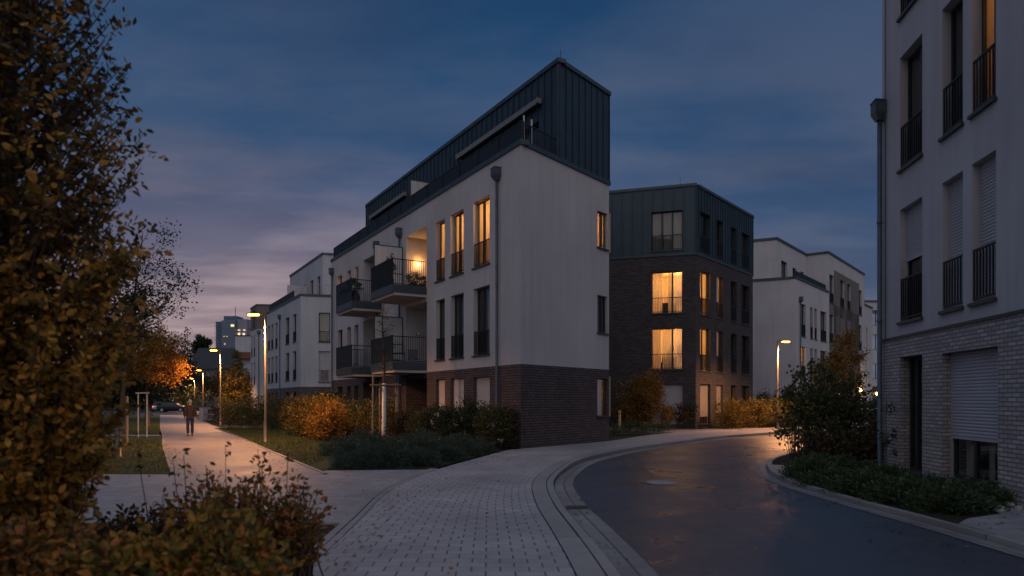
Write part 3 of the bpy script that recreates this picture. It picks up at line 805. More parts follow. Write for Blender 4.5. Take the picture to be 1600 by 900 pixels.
# ================================================================== MAIN APARTMENT HOUSE
Z1, Z2 = (3.52, 6.25), (7.07, 9.76)
def main_house():
    P0 = (.32, 25.33); root = thing('apartment_house', 'large white rendered apartment house with brown brick base and zinc clad penthouse', 'apartment house', (P0[0], P0[1], 0))
    A = Fac(P0, (-.571, 1), -1); B = Fac(P0, (3.84, 4.87), 1)
    LA, LBw = 24.95, math.hypot(3.84, 4.87)
    tw = [(A.t(a), A.t(b)) for a, b in ((765.2, 739.5), (724.5, 704), (695, 681))]
    ts = [(A.t(a), A.t(b)) for a, b in ((559.8, 553.5), (548, 542), (535, 527.5))]
    rc = [(A.t(667), A.t(634.6)), (A.t(589), A.t(567.8))]
    tw = [(min(q), max(q)) for q in tw]; ts = [(min(q), max(q)) for q in ts]
    holes = []
    for a, b in tw:
        holes += [(a, b, *Z1), (a, b, *Z2), (a, b, .42, 2.68)]
    for a, b in ts:
        holes += [(a, b, 3.9, 6.25), (a, b, 7.4, 9.76), (a, b, 1.2, 2.6)]
    for a, b in rc:
        holes += [(a, b, 6.86, 9.88, 1.75, True), (a, b, 3.33, 6.35, 1.75, True), (a, b, 0.0, 2.78, 2.6, True)]
    bw = (B.t(933.4), B.t(949.3))
    bh = [(*bw, 8.14, 9.70), (*bw, 4.56, 6.16), (*bw, 1.06, 2.66)]
    w = MB(); wall(w, A, 0, LA, 3.05, 10.95, holes); wall(w, B, 0, LBw, 3.05, 10.95, bh)
    # rear and far end
    p1 = B.xy(LBw); p2 = (p1[0] + A.u[0] * LA, p1[1] + A.u[1] * LA); p3 = A.xy(LA)
    for a, b in ((p1, p2), (p2, p3)): w.quad([(*a, 3.05), (*b, 3.05), (*b, 10.95), (*a, 10.95)])
    w.build('wall', 'render_white', root)
    b_ = MB(); wall(b_, A, 0, LA, 0, 3.05, holes); wall(b_, B, 0, LBw, 0, 3.05, bh)
    for a, b in ((p1, p2), (p2, p3)): b_.quad([(*a, 0), (*b, 0), (*b, 3.05), (*a, 3.05)])
    b_.build('brick_base', 'brick_brown', root)
    rf = MB(); slab(rf, [P0, p1, p2, p3], 10.90); rf.build('terrace_floor', 'roof_gravel', root)
    c = MB(); coping(c, A, -.07, LA + .05, 10.95, 11.13); coping(c, B, .33, LBw + .05, 10.952, 11.127, .065)
    c.build('coping', 'zinc_trim', root)
    # windows on the long front
    for i, (a, b) in enumerate(tw):
        mu = (.62,) if i < 2 else ()
        window(root, A, a, b, *Z2, mull=mu, rail=1.0, lit=(1, 1, .9)[i], curtains=[(.02, .60, 'sheer')] if i != 2 else [(.05, .95, 'sheer')], trans=())
        window(root, A, a, b, *Z1, mull=mu, rail=1.0, curtains=[(.3, .62, 'curtain')] if i != 1 else [(.1, .5, 'curtain')])
        window(root, A, a, b, .42, 2.68, shutter=.5, shut_mat='shutter_white')
    for i, (a, b) in enumerate(ts):
        window(root, A, a, b, 7.4, 9.76, lit=.35 if i != 1 else .22, curtains=[(.5, .95, 'curtain')], sill=True)
        window(root, A, a, b, 3.9, 6.25)
        window(root, A, a, b, 1.2, 2.6, curtains=[(.1, .6, 'curtain')])
    window(root, B, *bw, 8.14, 9.70, mull=(.62,), lit=.32, curtains=[(.02, .5, 'sheer')], dep=.12)
    window(root, B, *bw, 4.56, 6.16, mull=(.62,), dep=.12)
    window(root, B, *bw, 1.06, 2.66, mull=(.6,), dep=.12, lit=.22, curtains=[(.6, 1, 'sheer')])  # lit room added behind this pane for the warm reflection in its glass
    s = MB(); za = 2.64
    n = 24
    for k in range(n):
        z = 2.63 - k * .064; B.box(s, bw[0] + .03, bw[0] + (bw[1] - bw[0]) * .55, -.11, -.085, z - .058, z)
    s.build('shutter', 'shutter_white', root)
    # loggias: doors at the back, balconies in front
    for (a, b) in rc:
        for z0, z1, dp in ((6.90, 9.2, 1.75), (3.37, 5.7, 1.75)):
            f2 = Fac(A.xy(0, -dp + .01), A.u, -1)
            d = MB(); f2.box(d, a + .35, b - .35, .0, .05, z0, z1); dd = d.build('balcony_door', 'frame_dark', root)
            g = MB(); g.quad([f2.P(a + .45, .06, z0 + .12), f2.P(b - .45, .06, z0 + .12), f2.P(b - .45, .06, z1 - .1), f2.P(a + .45, .06, z1 - .1)]); g.build('pane', 'car_glass', dd)
    for (ta, tb) in ((7.51, 10.22), (12.98, 15.6)):
        ta, tb = A.t(667), A.t(667) + 3.12
        if (ta, tb) and False: pass
    bal = [(A.t(667) - .02, A.t(613, 1.69) * 1.0, A.t(579, 1.69)), (None, A.t(549, 1.69), A.t(524.8, 1.69))]
    for bi, (_, ta, tb) in enumerate(bal):
        for fl, dz in enumerate((0, -3.53)):
            m = MB(); A.box(m, ta, tb, .004, 1.62, 6.54 + dz, 6.76 + dz); sl_ = m.build('balcony', 'concrete', root)
            m = MB(); A.box(m, ta - .02, ta, .01, 1.69, 6.66 + dz, 7.03 + dz); A.box(m, ta, tb, 1.64, 1.69, 6.66 + dz, 7.03 + dz)
            m.build('fascia', 'zinc_trim', sl_)
            m = MB(); 
            if bi == 0 and fl == 0: bars(m, Fac(A.xy(0, 1.667), A.u, -1), ta, tb, 0, 7.05, 8.2, .05, .022, .012)
            else: A.box(m, ta, tb, 1.655, 1.68, 7.05 + dz, 8.2 + dz)
            m.build('front_panel', 'panel_dark', sl_)
            m = MB(); S2 = Fac(A.xy(ta), A.n, 1)
            bars(m, S2, .05, 1.66, 0, 7.05 + dz, 8.21 + dz, .11)
            S3 = Fac(A.xy(tb), A.n, 1); bars(m, S3, .05, 1.66, 0, 7.05 + dz, 8.21 + dz, .11)
            A.box(m, ta, tb, 1.64, 1.70, 8.202 + dz, 8.235 + dz)
            m.build('railing', 'rail_dark', sl_)
            if bi == 0:
                S4 = Fac(A.xy(tb - .06), A.n, 1)
                m = MB(); S4.box(m, .08, 1.5, -.012, .012, 6.9 + dz, 9.40 + dz); pp = m.build('privacy_screen', 'frosted', sl_)
                m = MB()
                for q in ((.04, .08, 6.8, 9.44), (1.5, 1.54, 6.8, 9.44), (.08, 1.5, 9.40, 9.44), (.08, 1.5, 8.05, 8.09)):
                    S4.box(m, q[0], q[1], -.025, .025, q[2] + dz, q[3] + dz)
                m.build('frame', 'frame_dark', pp)
    # downpipes
    downpipe(root, A, A.t(780), 10.1, .1)
    downpipe(root, A, A.t(627), 10.0, .1); downpipe(root, A, A.t(591.5), 10.0, .1); downpipe(root, A, A.t(521), 10.0, .1)
    # wall lamp in the lit loggia, on its far side wall, and its unlit twin below
    a, b = rc[0]
    for z, on in ((8.55, True), (5.05, False)):
        m = MB(); p = A.P(b - .10, -.62, z)
        m.lathe([(.02, -.05), (.06, -.04), (.075, 0), (.06, .05), (.02, .06)], p, 12)
        m.build('wall_lamp', 'lamp_bulb' if on else 'frame_white', root, smooth=True)
        m = MB(); A.box(m, b - .03, b - .004, -.70, -.54, z - .06, z + .06); m.build('lamp_plate', 'frame_dark', root)
        if on:
            L = bpy.data.lights.new('loggia_light', 'POINT'); L.energy = 24; L.color = (1, .41, .10); L.shadow_soft_size = .07
            lo = bpy.data.objects.new('loggia_light', L); COL.objects.link(lo); lo.parent = root
            q = A.P(b - .22, -.62, z + .02); lo.location = (q[0] - P0[0], q[1] - P0[1], q[2])
    # penthouse
    tp = B.t(873); p0 = B.xy(tp); PA = Fac(p0, A.u, -1); PB = Fac(B.xy(tp, .002), B.u, 1)
    Lp = PA.t(572.5); Lq = LBw - tp
    zt = 14.80
    ph = [(PA.t(842), PA.t(722), 11.05, 13.05), (PA.t(637), PA.t(587), 11.05, 13.05)]
    z = MB(); wall(z, PA, 0, Lp, 10.9, zt, ph, .18); wall(z, PB, 0, Lq, 11.128, zt)
    q1 = B.xy(LBw); q2 = (q1[0] + A.u[0] * Lp, q1[1] + A.u[1] * Lp); q3 = PA.xy(Lp)
    for a_, b__ in ((q1, q2), (q2, q3)): z.quad([(*a_, 10.9), (*b__, 10.9), (*b__, zt), (*a_, zt)])
    slab(z, [p0, q1, q2, q3], zt - .02)
    seams(z, PA, .02, Lp, 11.0, zt, .50, ph); seams(z, PB, .03, Lq - .02, 11.13, zt, .50)
    PE = Fac(q1, A.u, 1)
    seams(z, PE, .3, Lp, 11.13, zt, .5)
    z.build('penthouse', 'zinc', root)
    c = MB(); coping(c, PA, -.07, Lp + .06, zt, zt + .17, .07, .3); coping(c, PB, .31, Lq + .06, zt + .002, zt + .167, .075, .3)
    coping(c, Fac(q1, A.u, 1), .3, Lp, zt + .001, zt + .165, .07, .3)
    c.build('penthouse_coping', 'zinc_trim', root)
    for (a_, b__, z0, z1) in ph:
        n = max(2, int((b__ - a_) / 1.3)); window(root, PA, a_, b__, z0, z1, mull=[k / n for k in range(1, n)], dep=.16, sill=False)
    for (pa, pb, ya) in ((840, 714, 153), (631, 578, 300)):
        ta, tb = PA.t(pa, .2), PA.t(pb, .2); zc = PA.z(pa, ya, .2)
        m = MB(); PA.box(m, ta, tb, .03, .24, zc - .16, zc); o = m.build('awning', 'awning_fabric', root)
        m = MB(); PA.box(m, ta + .02, tb - .02, .245, .265, zc - .24, zc - .02); PA.box(m, ta - .03, ta - .002, .03, .27, zc - .2, zc + .01); PA.box(m, tb + .002, tb + .03, .03, .27, zc - .2, zc + .01)
        m.build('front_bar', 'awning_fabric', o)
    # terrace railing
    m = MB(); A.box(m, .12, LA - .1, -.16, -.135, 11.15, 11.84); rr = m.build('terrace_railing', 'panel_dark', root)
    m = MB(); A.box(m, .1, LA - .1, -.18, -.12, 11.845, 11.89)
    for k in range(15): A.box(m, .12 + k * (LA - .3) / 14, .16 + k * (LA - .3) / 14, -.13, -.10, 11.132, 11.85)
    bars(m, B, .12, tp - .03, -.14, 11.16, 11.89, .11); m.build('bars', 'rail_dark', rr)
    m = MB()
    for t in (PA.t(0) * 0 + B.t(826), B.t(838)): B.box(m, t, t + .035, -.25, -.21, 11.14, 12.2)
    m.build('frame_posts', 'frame_white', rr)
    # frosted terrace divider
    SA = Fac(A.xy(A.t(641, -.2)), A.n, 1)
    m = MB(); SA.box(m, -2.0, -.22, -.012, .012, 11.1, 12.75); dv = m.build('terrace_divider', 'frosted', root)
    m = MB(); SA.box(m, -2.05, -.17, -.03, .03, 12.75, 12.80); SA.box(m, -.22, -.17, -.03, .03, 10.9, 12.75); m.build('frame', 'frame_dark', dv)
    # rods on the roof
    m = MB(); m.tube([(*PA.xy(.4, -.35), zt), (*PA.xy(.4, -.35), zt + .75)], .012, 5); m.build('lightning_rod', 'frame_dark', root)
    return A, B, rc, bal
A_, B_, RC, BAL = main_house()

# things on the balconies
def pot_plant(label, p, h, r, leaf, n=260, size=.09, group='potted plants on the balconies'):
    t = thing('potted_plant', label, 'potted plant', p, group)
    mb = MB(); mb.lathe([(r * .6, 0), (r * .8, h * .35), (r * .82, h * .37), (r * .7, h * .36)], (0, 0, 0), 14); mb.build('pot', 'pot', t, off=(0, 0, 0), smooth=True)
    C, D = sub_centres([(0, 0, h * .7, r, r, h * .35)], 20)
    P = np.repeat(C, n // 20, 0) + nr.normal(size=(n // 20 * 20, 3)) * r * .2
    leaf_mesh('foliage', P, np.repeat(D, n // 20, 0), size, leaf, t)
    mb = MB()
    for c in C[:8]: branch(mb, (0, 0, h * .3), c, .01, .004)
    mb.build('stems', 'bark', t, off=(0, 0, 0))
ta = BAL[0][1]
pot_plant('round clipped bush in a dark pot behind the lit upper balcony railing', A_.P(ta + .35, .55, 6.77), .85, .36, 'leaf_darkgreen', 900, .07)
pot_plant('small dark pot plant beside the wall end of the lit balcony', A_.P(ta + .3, .12, 6.77), .75, .2, 'leaf_darkgreen', 300)
pot_plant('spiky flowering plant rising above the front panel of the lit balcony', A_.P(ta + 1.0, 1.4, 6.77), 1.8, .2, 'leaf_brown', 260, .10)
tb_ = BAL[1][1]
for k, (dt, lb) in enumerate(((.5, 'bushy plant at the near end of the upper left balcony front'), (1.2, 'dark bushy plant in the middle of the upper left balcony front'), (2.0, 'dark leafy plant at the far end of the upper left balcony front'))):
    pot_plant(lb, A_.P(tb_ + dt, 1.35, 6.77), 1.55, .34, 'leaf_darkgreen', 700, .09)
def garden_chair(label, p, rz):
    t = thing('balcony_chair', label, 'chair', p, 'chairs on the lower balcony'); t.rotation_euler = (0, 0, rz)
    mb = MB()
    mb.box(-.24, .24, -.24, .24, .42, .46); mb.build('seat', 'cushion_blue', t, off=(0, 0, 0))
    mb = MB(); mb.box(-.24, .24, .22, .26, .462, .92); mb.build('backrest', 'cushion_blue', t, off=(0, 0, 0))
    for x in (-.22, .19):
        for y in (-.23, .2):
            mb = MB(); mb.box(x, x + .03, y, y + .03, 0, .418); mb.build('leg', 'frame_white', t, off=(0, 0, 0))
garden_chair('blue grey chair near the house wall on the lower right balcony', A_.P(ta + .7, .35, 3.24), .4)
garden_chair('blue grey chair near the front panel of the lower right balcony', A_.P(ta + 1.9, .9, 3.24), 2.2)
def table():
    t = thing('balcony_table', 'small slatted table between the chairs on the lower right balcony', 'table', A_.P(ta + 1.2, 1.0, 3.24))
    mb = MB(); [mb.box(-.35, .35, -.35 + k * .1, -.27 + k * .1, .70, .73) for k in range(7)]; mb.build('tabletop', 'wood_dark', t, off=(0, 0, 0))
    for x, y in ((-.3, -.3), (.27, -.3), (-.3, .27), (.27, .27)):
        mb = MB(); mb.box(x, x + .03, y, y + .03, 0, .698); mb.build('leg', 'white_tube', t, off=(0, 0, 0))
table()

# ================================================================== DARK BRICK HOUSE
def dark_house():
    P0 = G(1087, 669.7); root = thing('brick_house', 'dark brick apartment house with zinc top storey and two big glowing windows', 'apartment house', (*P0, 0))
    q = (6.09, 7.6); A = Fac(P0, (-4.94, 1.6), -1); B = Fac(P0, q, 1)
    LA, LB2 = 9.6, B.t(1176.3)
    zb, zt = 10.72, 14.85
    wa = (A.t(1066.7), A.t(1017.5)); zA = [(11.0, 13.45), (7.12, 9.72), (3.62, 6.2), (.22, 2.72)]
    hA = [(*wa, *z) for z in zA]
    wb = [(B.t(a), B.t(b)) for a, b in ((1094, 1110), (1119.5, 1130), (1142, 1151), (1158.5, 1171))]
    zB = [(10.98, 13.45), (7.05, 9.8), (3.54, 6.24), (.22, 2.74)]
    hB = [(*t, *z) for t in wb for z in zB]
    p1 = B.xy(LB2); p2 = (p1[0] + A.u[0] * LA, p1[1] + A.u[1] * LA); p3 = A.xy(LA)
    w = MB(); wall(w, A, 0, LA, 0, zb, hA, .22); wall(w, B, 0, LB2, 0, zb, hB, .22)
    for a, b in ((p1, p2), (p2, p3)): w.quad([(*a, 0), (*b, 0), (*b, zb), (*a, zb)])
    w.build('wall', 'brick_black', root)
    z = MB(); wall(z, A, 0, LA, zb, zt, hA, .22); wall(z, B, 0, LB2, zb, zt, hB, .22)
    for a, b in ((p1, p2), (p2, p3)): z.quad([(*a, zb), (*b, zb), (*b, zt), (*a, zt)])
    seams(z, A, .03, LA, zb + .1, zt, .62, hA); seams(z, B, .03, LB2 - .02, zb + .1, zt, .42, hB)
    z.build('zinc_storey', 'zinc', root)
    r = MB(); slab(r, [P0, p1, p2, p3], zt - .05); r.build('roof', 'roof_gravel', root)
    c = MB(); coping(c, A, -.08, LA, zt, zt + .17, .08); coping(c, B, .34, LB2 + .06, zt + .002, zt + .167, .085)
    c.build('coping', 'zinc_trim', root)
    c = MB(); A.box(c, -.05, LA, .003, .05, zb - .06, zb + .08); B.box(c, .002, LB2 + .05, .003, .052, zb - .062, zb + .077); c.build('ledge', 'zinc_trim', root)
    lits = [0, 1.5, 1.4, 0]
    for i, zz in enumerate(zA):
        if i == 3: window(root, A, *wa, *zz, shutter=.3, shut_mat='shutter_grey', sill=False); continue
        cu = [[(.03, .33, 'curtain'), (.36, .62, 'sheer'), (.68, .97, 'sheer')], [(.0, .32, 'sheer'), (.36, .48, 'curtain'), (.66, 1, 'sheer')], [(0, .3, 'sheer'), (.34, .66, 'sheer'), (.72, 1, 'curtain')]][i]
        ww = window(root, A, *wa, *zz, mull=(.33,) if i else (.33, .66), rail=1.0, lit=0, curtains=cu, rail_d=-.1)
        if i in (1, 2):
            d = MB(); tq = wa[0] + .4
            A.box(d, wa[0] + .15, wa[0] + .6, -2.9, -2.87, zz[0] + 1.3, zz[0] + 1.75); A.box(d, wa[0] + .75, wa[0] + 1.0, -2.9, -2.87, zz[0] + 1.35, zz[0] + 1.7)
            d.build('wall_picture', 'wood_dark', ww)
            d = MB(); A.box(d, wa[0] + .5, wa[1] - .5, -1.5, -.8, zz[0] + .05, zz[0] + .5); A.box(d, wa[0] + .5, wa[1] - .5, -1.6, -1.505, zz[0] + .05, zz[0] + .85)
            d.build('sofa', 'cloth_brown', ww)
        if i in (1, 2):
            def pp(s_, t_, z_): return (P0[0] + A.u[0] * s_ + B.u[0] * t_, P0[1] + A.u[1] * s_ + B.u[1] * t_, z_)
            a0, s1, t1_, za, zc = .06, 3.5, 3.6, zz[0] - .1, zz[1] + .14
            rm_ = MB()
            for f in (((s1, a0, za), (s1, t1_, za), (s1, t1_, zc), (s1, a0, zc)), ((a0, t1_, za), (s1, t1_, za), (s1, t1_, zc), (a0, t1_, zc)),
                      ((a0, a0, za), (s1, a0, za), (s1, t1_, za), (a0, t1_, za)), ((a0, a0, zc), (s1, a0, zc), (s1, t1_, zc), (a0, t1_, zc))):
                rm_.quad([pp(*q_) for q_ in f])
            rm_.build('lit_room', 'plaster_room', ww)
            for (s_, t_, pw) in ((1.9, 1.9, 165 if i == 1 else 130),):
                L = bpy.data.lights.new('room_light', 'POINT'); L.energy = pw; L.color = (1, .47, .14); L.shadow_soft_size = .14
                lo = bpy.data.objects.new('room_light', L); COL.objects.link(lo); lo.parent = ww
                q_ = pp(s_, t_, zz[1] - .35); lo.location = (q_[0] - P0[0], q_[1] - P0[1], q_[2])
    for j, t in enumerate(wb):
        for i, zz in enumerate(zB):
            sh = None
            lit = {(1, 1): .6, (2, 1): .1}.get((i, j), 0)
            if i == 3: sh = {0: .75, 1: .3}.get(j)
            window(root, B, *t, *zz, dep=.22, mull=(.5,) if j in (0, 3) else (), rail=(1.05 if i < 3 else 0), shutter=sh, shut_mat='shutter_taupe', lit=lit,
                   curtains=[(.0, .45, 'sheer')] if (lit or j in (0, 3)) else [], sill=(i > 0), power=22)
    m = MB(); p = A.P(1.0, -1.0, zt); m.tube([p, (p[0], p[1], zt + .9)], .012, 5); m.build('lightning_rod', 'frame_dark', root)
    m = MB(); A.box(m, 5.5, 6.3, -1.5, -.9, zt - .05, zt + .45); m.build('roof_vent', 'zinc_trim', root)
dark_house()

# ================================================================== WHITE HOUSE FURTHER RIGHT
def far_white_house():
    P0 = (23.4, 58.0); root = thing('white_house', 'white apartment house with set back roof storey behind the right street lamp', 'apartment house', (*P0, 0))
    B = Fac(P0, (.619, .785), 1); A = Fac(P0, (-.9, .435), -1)
    LB3 = B.t(1294); LA = 9; zl, zt = 11.75, 15.45
    rows = [(7.1, 9.85), (3.6, 6.25), (.3, 2.75)]
    wt = [(B.t(a), B.t(b)) for a, b in ((1250.9, 1259), (1266, 1270.4), (1272.7, 1276.7), (1282, 1291.4))]
    h = [(*t, *z) for t in wt for z in rows]
    w = MB(); wall(w, B, 0, LB3, 0, zl, h); wall(w, A, 0, LA, 0, zl)
    T = Fac(B.xy(LB3), B.u, 1); LT = T.t(1350.4)
    rows3 = [(10.9, 13.6), (7.1, 9.85), (3.6, 6.25), (.3, 2.75)]
    wT = [(T.t(a), T.t(b)) for a, b in ((1295.8, 1303), (1312.5, 1319.5), (1323.7, 1329.5), (1341.9, 1346.8))]
    hT = [(*t, *z) for t in wT for z in rows3]
    wall(w, T, 0, LT, 0, zt, hT)
    E = Fac(T.xy(LT, -.05), B.u, 1); LE = E.t(1363)
    hE = [(E.t(1353.5), E.t(1356), *z) for z in rows]
    wall(w, E, 0, LE, 0, 12.2, hE)
    # set back storey
    q0 = B.xy(2.25 * .55, -1.95); U = Fac(q0, B.u, 1); LU = LB3 - 2.25 * .55
    wu = [(U.t(a), U.t(b)) for a, b in ((1220.6, 1230.4), (1238.4, 1244.3), (1250.9, 1256.2))]
    hu = [(*t, 11.95, 13.9) for t in wu]; hu = [hu[0]] + [(t[0], t[1], 12.4, 13.75) for t in hu[1:]]
    wall(w, U, 0, LU, zl - .1, zt, hu)
    UL = Fac(q0, A.u, -1); wall(w, UL, 0, LA, zl - .1, zt)
    ST = Fac(B.xy(LB3), (-B.n[0], -B.n[1]), -1); wall(w, ST, 0, 1.95, zl - .2, zt)
    # rear
    back = 10
    def bk(p): return (p[0] - B.n[0] * back, p[1] - B.n[1] * back)
    e0 = E.xy(LE); w.quad([(*e0, 0), (*bk(e0), 0), (*bk(e0), 12.2), (*e0, 12.2)])
    t1 = T.xy(LT); w.quad([(*t1, 12.2), (*bk(t1), 12.2), (*bk(t1), zt), (*t1, zt)])
    l1 = A.xy(LA); w.quad([(*l1, 0), (*bk(e0), 0), (*bk(e0), zl), (*l1, zl)])
    w.build('wall', 'render_far', root)
    r = MB(); slab(r, [P0, B.xy(LB3), (B.xy(LB3)[0] - 8, B.xy(LB3)[1] + 6), l1], zl - .08); slab(r, [q0, U.xy(LU), T.xy(0), T.xy(LT), bk(T.xy(LT)), UL.xy(LA)], zt - .06); slab(r, [E.xy(0), E.xy(LE), bk(E.xy(LE)), bk(E.xy(0))], 12.12)
    r.build('roof', 'roof_gravel', root)
    c = MB(); coping(c, B, -.08, LB3 - .01, zl, zl + .2, .08); coping(c, A, .34, LA, zl + .002, zl + .197, .085)
    coping(c, U, -.08, LU - .1, zt, zt + .22, .08); coping(c, UL, .34, LA, zt + .002, zt + .217, .085); coping(c, T, -.08, LT + .06, zt + .001, zt + .218, .08); coping(c, ST, .1, 1.9, zt + .003, zt + .215, .08)
    coping(c, E, .05, LE, 12.2, 12.4, .08)
    c.build('coping', 'zinc_trim', root)
    for t in wt:
        for i, z in enumerate(rows):
            k = wt.index(t)
            window(root, B, *t, *z, mull=(.5,) if k in (0, 3) else (), rail=1.05 if i < 2 else 0, lit=.55 if (i, k) == (1, 0) else 0, curtains=[(0, .45, 'curtain')] if k != 1 else [], rail_d=-.05)
    for k, t in enumerate(wT):
        for i, z in enumerate(rows3): window(root, T, *t, *z, rail=1.0 if i < 3 else 0, curtains=[(.1, .6, 'curtain')] if (k + i) % 2 else [])
    for t in hE: window(root, E, t[0], t[1], t[2], t[3], sill=False)
    for t in hu: window(root, U, *t)
    # brown panels between the tall windows
    p = MB()
    def panel(F, a, b, z0, z1, hs):
        hh = [(q[0], q[1], q[2], q[3], .001) for q in hs]
        Fp = Fac(F.xy(0, .02), F.u, 1); wall(p, Fp, a, b, z0, z1, hh)
    panel(T, T.t(1311.3), T.t(1333), 0.05, 14.2, hT)
    panel(T, T.t(1295.8), T.t(1303), .05, 10.85, hT)
    p.build('brown_panel', 'render_taupe', root)
    m = MB(); B.box(m, .1, LB3 - .15, -.2, -.17, zl + .2, zl + .75); m.build('terrace_railing', 'panel_dark', root)
    downpipe(root, B, B.t(1249), 9.9, .1)
    # entrance lamps on the wall
    for px, z, on in ((1343, 2.75, 1), (1309, 2.3, 1)):
        t = T.t(px); m = MB(); m.lathe([(.03, -.14), (.10, -.1), (.12, 0), (.10, .1), (.03, .14)], T.P(t, .16, z), 10)
        m.build('entrance_lamp', 'lamp_small', root, smooth=True)
        L = bpy.data.lights.new('entrance_light', 'POINT'); L.energy = 170; L.color = (1, .5, .17); L.shadow_soft_size = .12
        lo = bpy.data.objects.new('entrance_light', L); COL.objects.link(lo); lo.parent = root
        q = T.P(t, .40, z); lo.location = (q[0] - P0[0], q[1] - P0[1], q[2])
    return B
DB = far_white_house()
def end_house():
    x0, Y = (1351 - 800) / F_ * 96, 96.0
    root = thing('pale_house', 'pale house with wide windows at the end of the right street', 'house', (x0, Y, 0))
    A = Fac((x0, Y), (1, .06), 1)
    h = [(A.t(1361.5), A.t(1378), z, z + 2.1) for z in (11.9, 8.6, 4.6)]
    w = MB(); wall(w, A, 0, 14, 0, 15.1, h, .25); w.quad([(x0, Y, 0), (x0 - 1, Y + 12, 0), (x0 - 1, Y + 12, 15.1), (x0, Y, 15.1)])
    w.quad([(*A.xy(14), 0), (*A.xy(14, -12), 0), (*A.xy(14, -12), 15.1), (*A.xy(14), 15.1)])
    w.build('wall', 'render_far', root)
    r = MB(); slab(r, [A.xy(0), A.xy(14), A.xy(14, -12), A.xy(0, -12)], 15.0); r.build('roof', 'roof_gravel', root)
    c = MB(); coping(c, A, -.1, 14, 15.1, 15.35, .1); c.build('coping', 'zinc_trim', root)
    for q in h: window(root, A, *q, mull=(.5,), sill=False)
    m = MB(); m.lathe([(.05, -.2), (.16, 0), (.05, .2)], A.P(A.t(1368), .3, 2.6), 10); m.build('door_lamp', 'lamp_small', root)
    m = MB(); A.box(m, A.t(1361), A.t(1378), .003, .05, .2, 3.6); m.build('garage_door', 'frame_dark', root)
end_house()

# ================================================================== NEAR HOUSE ON THE RIGHT
def near_house():
    A = Fac((6.873 + .1275 * 17.25, 17.25), (-.1275, -1), -1); P0 = A.O
    root = thing('brick_base_house', 'pale house with light brick ground floor and roller shutters at the right edge', 'apartment house', (*P0, 0))
    LA = 14.0; zb, zt = 3.19, 14.6
    A.n = (-abs(A.n[0]), abs(A.n[1]) if A.n[1] > 0 else A.n[1])
    def tt(a, b): return tuple(sorted((A.t(a), A.t(b))))
    cA, cB, cC = tt(1406, 1441), tt(1472, 1504.5), tt(1518.5, 1556)
    big = tt(1471.7, 1559)
    rows = [(3.51, 6.12), (7.0, 9.62), (10.5, 13.1)]
    holes = [(*c, *z) for c in (cA, cB, cC) for z in rows]
    # the same bay repeats out of frame towards the camera
    cD = (cC[1] + 2.0, cC[1] + 3.3); holes += [(*cD, *z) for z in rows]
    gf = [(*cA, .12, 2.73), (*big, .16, 2.69)]
    w = MB(); wall(w, A, 0, LA, zb, zt, holes, .22)
    back = 9
    e1 = A.xy(0, -back); f1 = A.xy(LA, -back)
    for a, b in ((A.xy(0), e1), (e1, f1), (f1, A.xy(LA))): w.quad([(*a, zb), (*b, zb), (*b, zt), (*a, zt)])
    w.build('wall', 'render_white', root)
    b_ = MB(); wall(b_, A, 0, LA, 0, zb, gf, .25)
    for a, b in ((A.xy(0), e1), (e1, f1), (f1, A.xy(LA))): b_.quad([(*a, 0), (*b, 0), (*b, zb), (*a, zb)], [(0, 0), (9, 0), (9, zb), (0, zb)])
    b_.build('brick_base', 'brick_pale', root)
    c = MB(); A.box(c, -.02, LA, .003, .03, zb - .02, zb + .04); c.build('drip_rail', 'sill_metal', root)
    r = MB(); slab(r, [A.xy(0), e1, f1, A.xy(LA)], zt); r.build('roof', 'roof_gravel', root)
    c = MB(); coping(c, A, -.08, LA, zt, zt + .2, .08); c.build('coping', 'zinc_trim', root)
    for k, c_ in enumerate((cA, cB, cC, cD)):
        for i, z in enumerate(rows):
            sh = None
            if i == 0: sh = [4.98, 3.6, 3.6, 3.6][k]
            window(root, A, *c_, *z, dep=.2, mull=(.6,) if k != 1 else (), rail=1.02, shutter=sh, rail_d=-.03,
                   lit=.07 if (i, k) == (1, 2) else 0, curtains=([(.3, .75, 'curtain')] if i == 1 and k == 0 else []) + ([(.55, 1., 'sheer')] if (i, k) == (1, 2) else []))
    window(root, A, *cA, .12, 2.73, dep=.25, mull=(.32,), frame='frame_dark', fw=.09, curtains=[(.35, .95, 'sheer')])
    window(root, A, *big, .16, 2.69, dep=.25, mull=(.42,), fw=.10, shutter=1.03, curtains=[(.1, .25, 'curtain'), (.5, .62, 'curtain')])
    d = downpipe(root, A, .12, 8.55, .05, .12, .055)
    m = MB(); m.tube([A.P(.30, .05, 3.2), A.P(.30, .05, 14)], .012, 5); m.build('lightning_cable', 'sill_metal', root)
    return A
NA = near_house()

